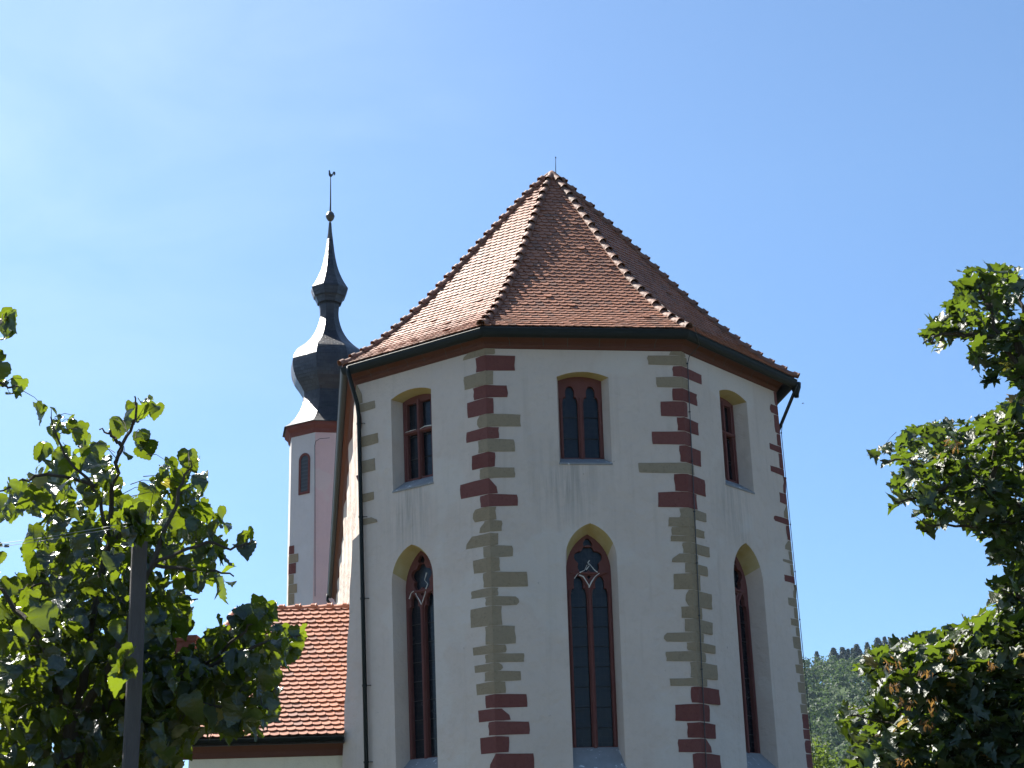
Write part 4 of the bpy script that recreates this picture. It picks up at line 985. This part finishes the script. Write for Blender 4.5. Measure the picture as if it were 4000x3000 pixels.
r2 = np.random.default_rng(21); C = np.concatenate([scatter(p, int(n*(1.5 if n > 300 and p[0][1] > 2300 else .85)) if n > 30 else n, MT_Y+.2+d*.4, d*1.1, r2) for p, n, d in M_POLY]); n = len(C)
ang = r2.uniform(0, 2*math.pi, n); T = np.stack([np.cos(ang), np.sin(ang), r2.normal(-.35, .35, n)], 1)
Nn = np.stack([np.cos(ang)*.3+r2.normal(0, .36, n)-.16, np.sin(ang)*.3+r2.normal(0, .36, n)-.26, r2.uniform(.4, 1.0, n)], 1)
sz = r2.normal(.112, .03, n).clip(.045, .17)
leaf_mesh('crown', C-T*.05, T, Nn, sz, MAPLE_S, MAPLE_F, LEAF_M, maple, rng=r2, bend=.3)
A = lambda x, y, d=0: at(x/1.659+3100, y/1.659+1000, MT_Y+d)
B_ = lambda x, y, d=0: at(x/1.659+3100, y/1.659+2000, MT_Y+d)
tw = MB(); base = np.array([at(4150, 2900, MT_Y)[0], MT_Y, 0.]); f2 = B_(1650, 900)
limb(tw, [base, (base+f2)/2, f2, B_(1640, 0), A(1560, 900), A(1450, 560)], .14, .03, 10, .02, r2)
tips = [[A(1560, 900), A(1330, 540), A(1265, 350), A(1270, 120)], [A(1330, 540), A(1100, 495), A(930, 520), A(840, 570)], [A(1560, 900), A(1480, 400), A(1460, 130)], [A(1265, 350), A(1200, 200), A(1130, 130)],
        [B_(1640, 0), A(1300, 1560), A(1080, 1440), A(820, 1330), A(560, 1325)], [A(1300, 1560), A(1050, 1290), A(900, 1180)], [A(1080, 1440), A(900, 1560), A(650, 1590)], [A(1300, 1560), A(1300, 1200), A(1390, 1010)],
        [B_(1640, 0), B_(1200, 90), B_(850, 80)], [f2, B_(1150, 1150), B_(880, 1070), B_(660, 970), B_(450, 1000)], [B_(1150, 1150), B_(1130, 950), B_(980, 780)], [f2, B_(1150, 1350), B_(800, 1380), B_(330, 1320)], [B_(1150, 1350), B_(800, 1540), B_(400, 1600)], [f2, B_(1500, 560), B_(1350, 500)]]
for i, p in enumerate(tips): limb(tw, p, .022, .005, 6, .01, r2)
TQ = np.concatenate([np.stack([np.interp(np.linspace(0, len(p)-1, 30), range(len(p)), np.array(p)[:, i_]) for i_ in range(3)], 1) for p in tips])
tk = MB()
for i in r2.choice(n, 900, replace=False):
    d = TQ-C[i]; j = np.argmin((d**2).sum(1)); e = C[i]+d[j]*min(1, .2/(np.linalg.norm(d[j])+1e-6)); st = C[i]-T[i]*.06
    tk.tube([st, (st+e)/2+[0, 0, .01], e], [.0014, .002, .003], 4)
tw.build('trunk', BARK, maple); tag(tk.build('leaf_stalks', BARK, maple), kind='stuff')
# winged seed bunches, a dry orange brown
SEEDM = mat_leaf('dry_maple_seed', (.16, .085, .035), (.34, .19, .05), (.3, .15, .03), .6, .3)
KEY = [(0, 0, 0), (.18, .35, .05), (.2, .8, .0), (.02, 1.0, 0), (-.04, .5, .02)]
sp_ = [zB([(560,910),(700,960),(690,1010),(570,1020)]), zB([(800,1020),(900,1020),(900,1060),(820,1070)]), zB([(860,1190),(930,1190),(930,1290),(870,1300)]), zB([(680,1190),(780,1210),(760,1260),(690,1250)]), zB([(830,1340),(900,1340),(900,1390),(840,1390)]), zB([(1000,880),(1060,880),(1040,950),(1000,950)]), zA([(1000,1180),(1080,1190),(1060,1250),(1000,1240)]), zB([(620,1090),(700,1110),(680,1150),(620,1140)]), zB([(1250,950),(1310,980),(1290,1010)]), zB([(660,1580),(760,1590),(740,1630),(660,1620)])]
Cs = np.concatenate([scatter(sq, 22, MT_Y-.6, .2, r2) for sq in sp_]); n = len(Cs); T = np.stack([r2.normal(0, .5, n), r2.normal(0, .5, n), r2.normal(-.9, .3, n)], 1); Nn = r2.normal(0, 1, (n, 3))
tag(leaf_mesh('winged_seeds', Cs, T, Nn, r2.normal(.042, .008, n), KEY, [(0, 1, 2), (0, 2, 3), (0, 3, 4)], SEEDM, maple, rng=r2), kind='stuff')

# ------------------------------------------------------------------ trees behind
def ball_pts(rng, n, rad, shell=.55):
    d = rng.normal(0, 1, (n, 3)); d /= np.linalg.norm(d, axis=1)[:, None]; return d, d*np.array(rad)*(shell+(1-shell)*rng.random((n, 1))**.6)
def far_tree(name, x, y, z0, H, rad, n, mat, leaf, rng, label, cat='tree', lobes=9):
    e = empty(name, (x, y, z0), label, cat)
    Cs = []; Ns = []
    for i in range(lobes):
        c = np.array([x, y, z0+H*.62]) + rng.normal(0, 1, 3)*np.array([rad*.42, rad*.42, H*.17]); rr_ = rad*rng.uniform(.35, .6)
        d, p = ball_pts(rng, n//lobes, (rr_, rr_, rr_*.8)); Cs.append(c+p); Ns.append(d+rng.normal(0, .5, d.shape))
    Cs = np.concatenate(Cs); Ns = np.concatenate(Ns); T = np.cross(Ns, rng.normal(0, 1, Ns.shape))-[0, 0, .3]
    leaf_mesh('crown', Cs, T, Ns, rng.normal(leaf, leaf*.2, len(Cs)), SIMPLE_S, SIMPLE_F, mat, e, rng=rng)
    t = MB(); limb(t, [(x, y, z0-.2), (x+.1, y, z0+H*.3), (x, y, z0+H*.6)], H*.03, H*.012, 8, .03, rng)
    for i in range(5): limb(t, [(x, y, z0+H*.3+i*.05*H), tuple(np.array([x, y, z0+H*.65])+rng.normal(0, 1, 3)*rad*.4)], H*.012, H*.004, 5, .03, rng)
    t.build('trunk', BARK, e); return e
r3 = np.random.default_rng(5)
p = at(3215, 3000, 62.); 
far_tree('bushy_tree', float(p[0])-.2, 62., 0, float(at(3215, 2885, 62.)[2])*1.12, 2.1, 4200, LEAF_S, .17, r3, 'pale green bushy tree just right of the church wall, before the wooded hill', lobes=14)

# forest on the hill: one mass of crowns
r4 = np.random.default_rng(9); Cs = []; Ns = []; rv = []; sizes = []
for y in np.arange(400, 850, 10.5):
    for x in np.arange(.06*y, .80*y, 10.5):
        wide = not .115*y < x < .34*y                 # outside the photo's view: fewer, larger clumps
        if wide and r4.random() < .4: continue
        X, Y_ = x+r4.uniform(-4.5, 4.5), y+r4.uniform(-4.5, 4.5); z = hill_z(X, Y_)
        R = r4.uniform(4.2, 7.5); Hh = r4.uniform(9, 16); base_v = r4.random(); near_ = Y_ > 790
        for l in range(6):
            c = np.array([X, Y_, z+Hh*.62]) + r4.normal(0, 1, 3)*np.array([R*.42, R*.42, Hh*.15]); rr_ = R*r4.uniform(.32, .55); m = 12 if wide else 62
            d, pp = ball_pts(r4, m, (rr_, rr_, rr_*.85), .8); k_ = (d[:, 2] > -.4) & (d[:, 1] < .5)
            Cs.append(c+pp[k_]); Ns.append(d[k_]+r4.normal(0, .32, (k_.sum(), 3))); rv.append(np.clip(base_v**1.1*.95+r4.normal(0, .08, k_.sum()), 0, .96)); sizes.append(np.full(k_.sum(), r4.uniform(.8, 1.5)*(2.6 if wide else 1)))
Cs = np.concatenate(Cs); Ns = np.concatenate(Ns)
tag(leaf_mesh('forest', Cs, np.cross(Ns, r4.normal(0, 1, Ns.shape)), Ns, np.concatenate(sizes), [(0, -.4, 0), (.5, 0, .05), (0, .5, 0), (-.5, 0, .05)], SIMPLE_F, FOREST, rnd=np.concatenate(rv), rng=r4), kind='stuff')
# conifers along the crest
def conifer(x, y, z0, H, w, rng):
    e = empty('conifer', (x, y, z0), 'x', 'conifer', 'conifers along the hill crest')
    Cs = []; T = []
    nl = int(16+H)
    for i in range(nl):
        f = (i+.5)/nl; rr_ = w*(1-f)**.85+.12; nb_ = int(5+6*(1-f)); a0 = rng.uniform(0, 6.28)
        for j in range(nb_):
            a = a0+j*2*math.pi/nb_+rng.normal(0, .15); L = rr_*rng.uniform(.65, 1.1)
            for q in (.25, .55, .85):
                Cs.append((x+math.cos(a)*L*q, y+math.sin(a)*L*q, z0+H*(.08+.92*f)-L*q*.28)); T.append((math.cos(a), math.sin(a), -.35))
    Cs = np.array(Cs); T = np.array(T)+rng.normal(0, .15, (len(T), 3)); Nn = np.tile([0, 0, 1.], (len(T), 1))+rng.normal(0, .35, (len(T), 3))
    leaf_mesh('crown', Cs, T, Nn, np.full(len(Cs), max(.45, w*.30)), [(0, -.3, 0), (.32, .3, -.03), (0, .9, 0), (-.32, .3, -.03)], SIMPLE_F, NEEDLE, e, rng=rng)
    t = MB(); t.tube([(x, y, z0-.5), (x, y, z0+H*.5), (x, y, z0+H)], [H*.018, H*.01, .02], 6); t.build('trunk', BARK, e); return e
CON = [  # tip px (photo), foot px, half width px, words
 (3189, 2543, 2572, 9, 'smallest conifer on the crest, right beside the church wall'), (3254, 2530, 2566, 14, 'small rounded conifer at the left end of the crest, one along from the church wall'),
 (3290, 2527, 2566, 13, 'low broad conifer in the gap left of the tall pointed pair'), (3312, 2533, 2566, 10, 'short narrow conifer between two broader ones'),
 (3344, 2515, 2570, 15, 'dark broad conifer with the widest skirt on the crest'), (3329, 2530, 2570, 9, 'thin low conifer leaning on the dark broad one'),
 (3386, 2508, 2568, 11, 'slender pointed conifer standing alone just right of the dark broad one'), (3427, 2490, 2550, 16, 'tallest conifer on the crest, just above the maple leaves'),
 (3454, 2486, 2548, 11, 'slim spire-like conifer immediately right of the tallest'), (3476, 2490, 2545, 10, 'middle conifer of the thin row behind the top maple leaves'),
 (3496, 2490, 2545, 10, 'thin conifer half hidden by the topmost maple leaves'), (3524, 2488, 2545, 10, 'pale thin conifer further right in the row above the maple'), (3540, 2485, 2545, 11, 'last conifer of the row before maple leaves cover the crest'),
 (3573, 2495, 2550, 12, 'conifer almost swallowed by the maple leaves at the right end')]
for tx, ty_, by_, hwp, lab in CON:
    Yc = 800+r3.uniform(-8, 8); a = at(tx, ty_, Yc); sc = Yc/F_PX*1.02
    H = (by_-ty_+45)*sc; e = conifer(float(a[0]), Yc, float(a[2])-H, H, hwp*sc*2.9, r3); e['label'] = lab

# ------------------------------------------------------------------ bird
bp_ = at(3136, 1576, 140.); bird = empty('bird', tuple(bp_), 'tiny dark bird flying in the sky right of the church', 'bird')
m_ = MB(); b0 = bp_
m_.loft([[b0+np.array([dx, r*math.cos(t), r*math.sin(t)*.9]) for t in (2*math.pi*i/8 for i in range(8))] for dx, r in ((-.11, .004), (-.095, .016), (-.07, .022), (-.03, .034), (.03, .03), (.08, .014), (.16, .008))], 0, cap=True)
m_.build('body', IRON, bird, smooth=True)
for s in (-1, 1):
    m_ = MB(); q = [(-.05, .02, .01), (.03, .02, .01), (.02, .12, .05), (.06, .22, .02), (0, .13, .06)]
    vs = [b0+np.array([a, s*b, c]) for a, b, c in q]; m_.add(vs+[v-[0, 0, .004] for v in vs], [(0, 1, 2, 4), (2, 3, 4), (5, 9, 7, 6), (7, 9, 8), (0, 4, 9, 5), (4, 3, 8, 9), (3, 2, 7, 8), (2, 1, 6, 7), (1, 0, 5, 6)], 0); m_.build('wing', IRON, bird)

# ------------------------------------------------------------------ air
hz = MB(); hz.box((200, 560, 68), [(1300, 0, 0), (0, 1100, 0), (0, 0, 71.5)]); hm = bpy.data.materials.new('summer_haze'); hm.use_nodes = True; t = hm.node_tree
t.nodes.remove(t.nodes['Principled BSDF']); pv = t.nodes.new('ShaderNodeVolumePrincipled'); pv.inputs['Color'].default_value = (.58, .78, 1, 1); pv.inputs['Density'].default_value = .00006; pv.inputs['Anisotropy'].default_value = .2
t.links.new(pv.outputs[0], t.nodes['Material Output'].inputs['Volume'])
tag(hz.build('haze', hm), kind='stuff')
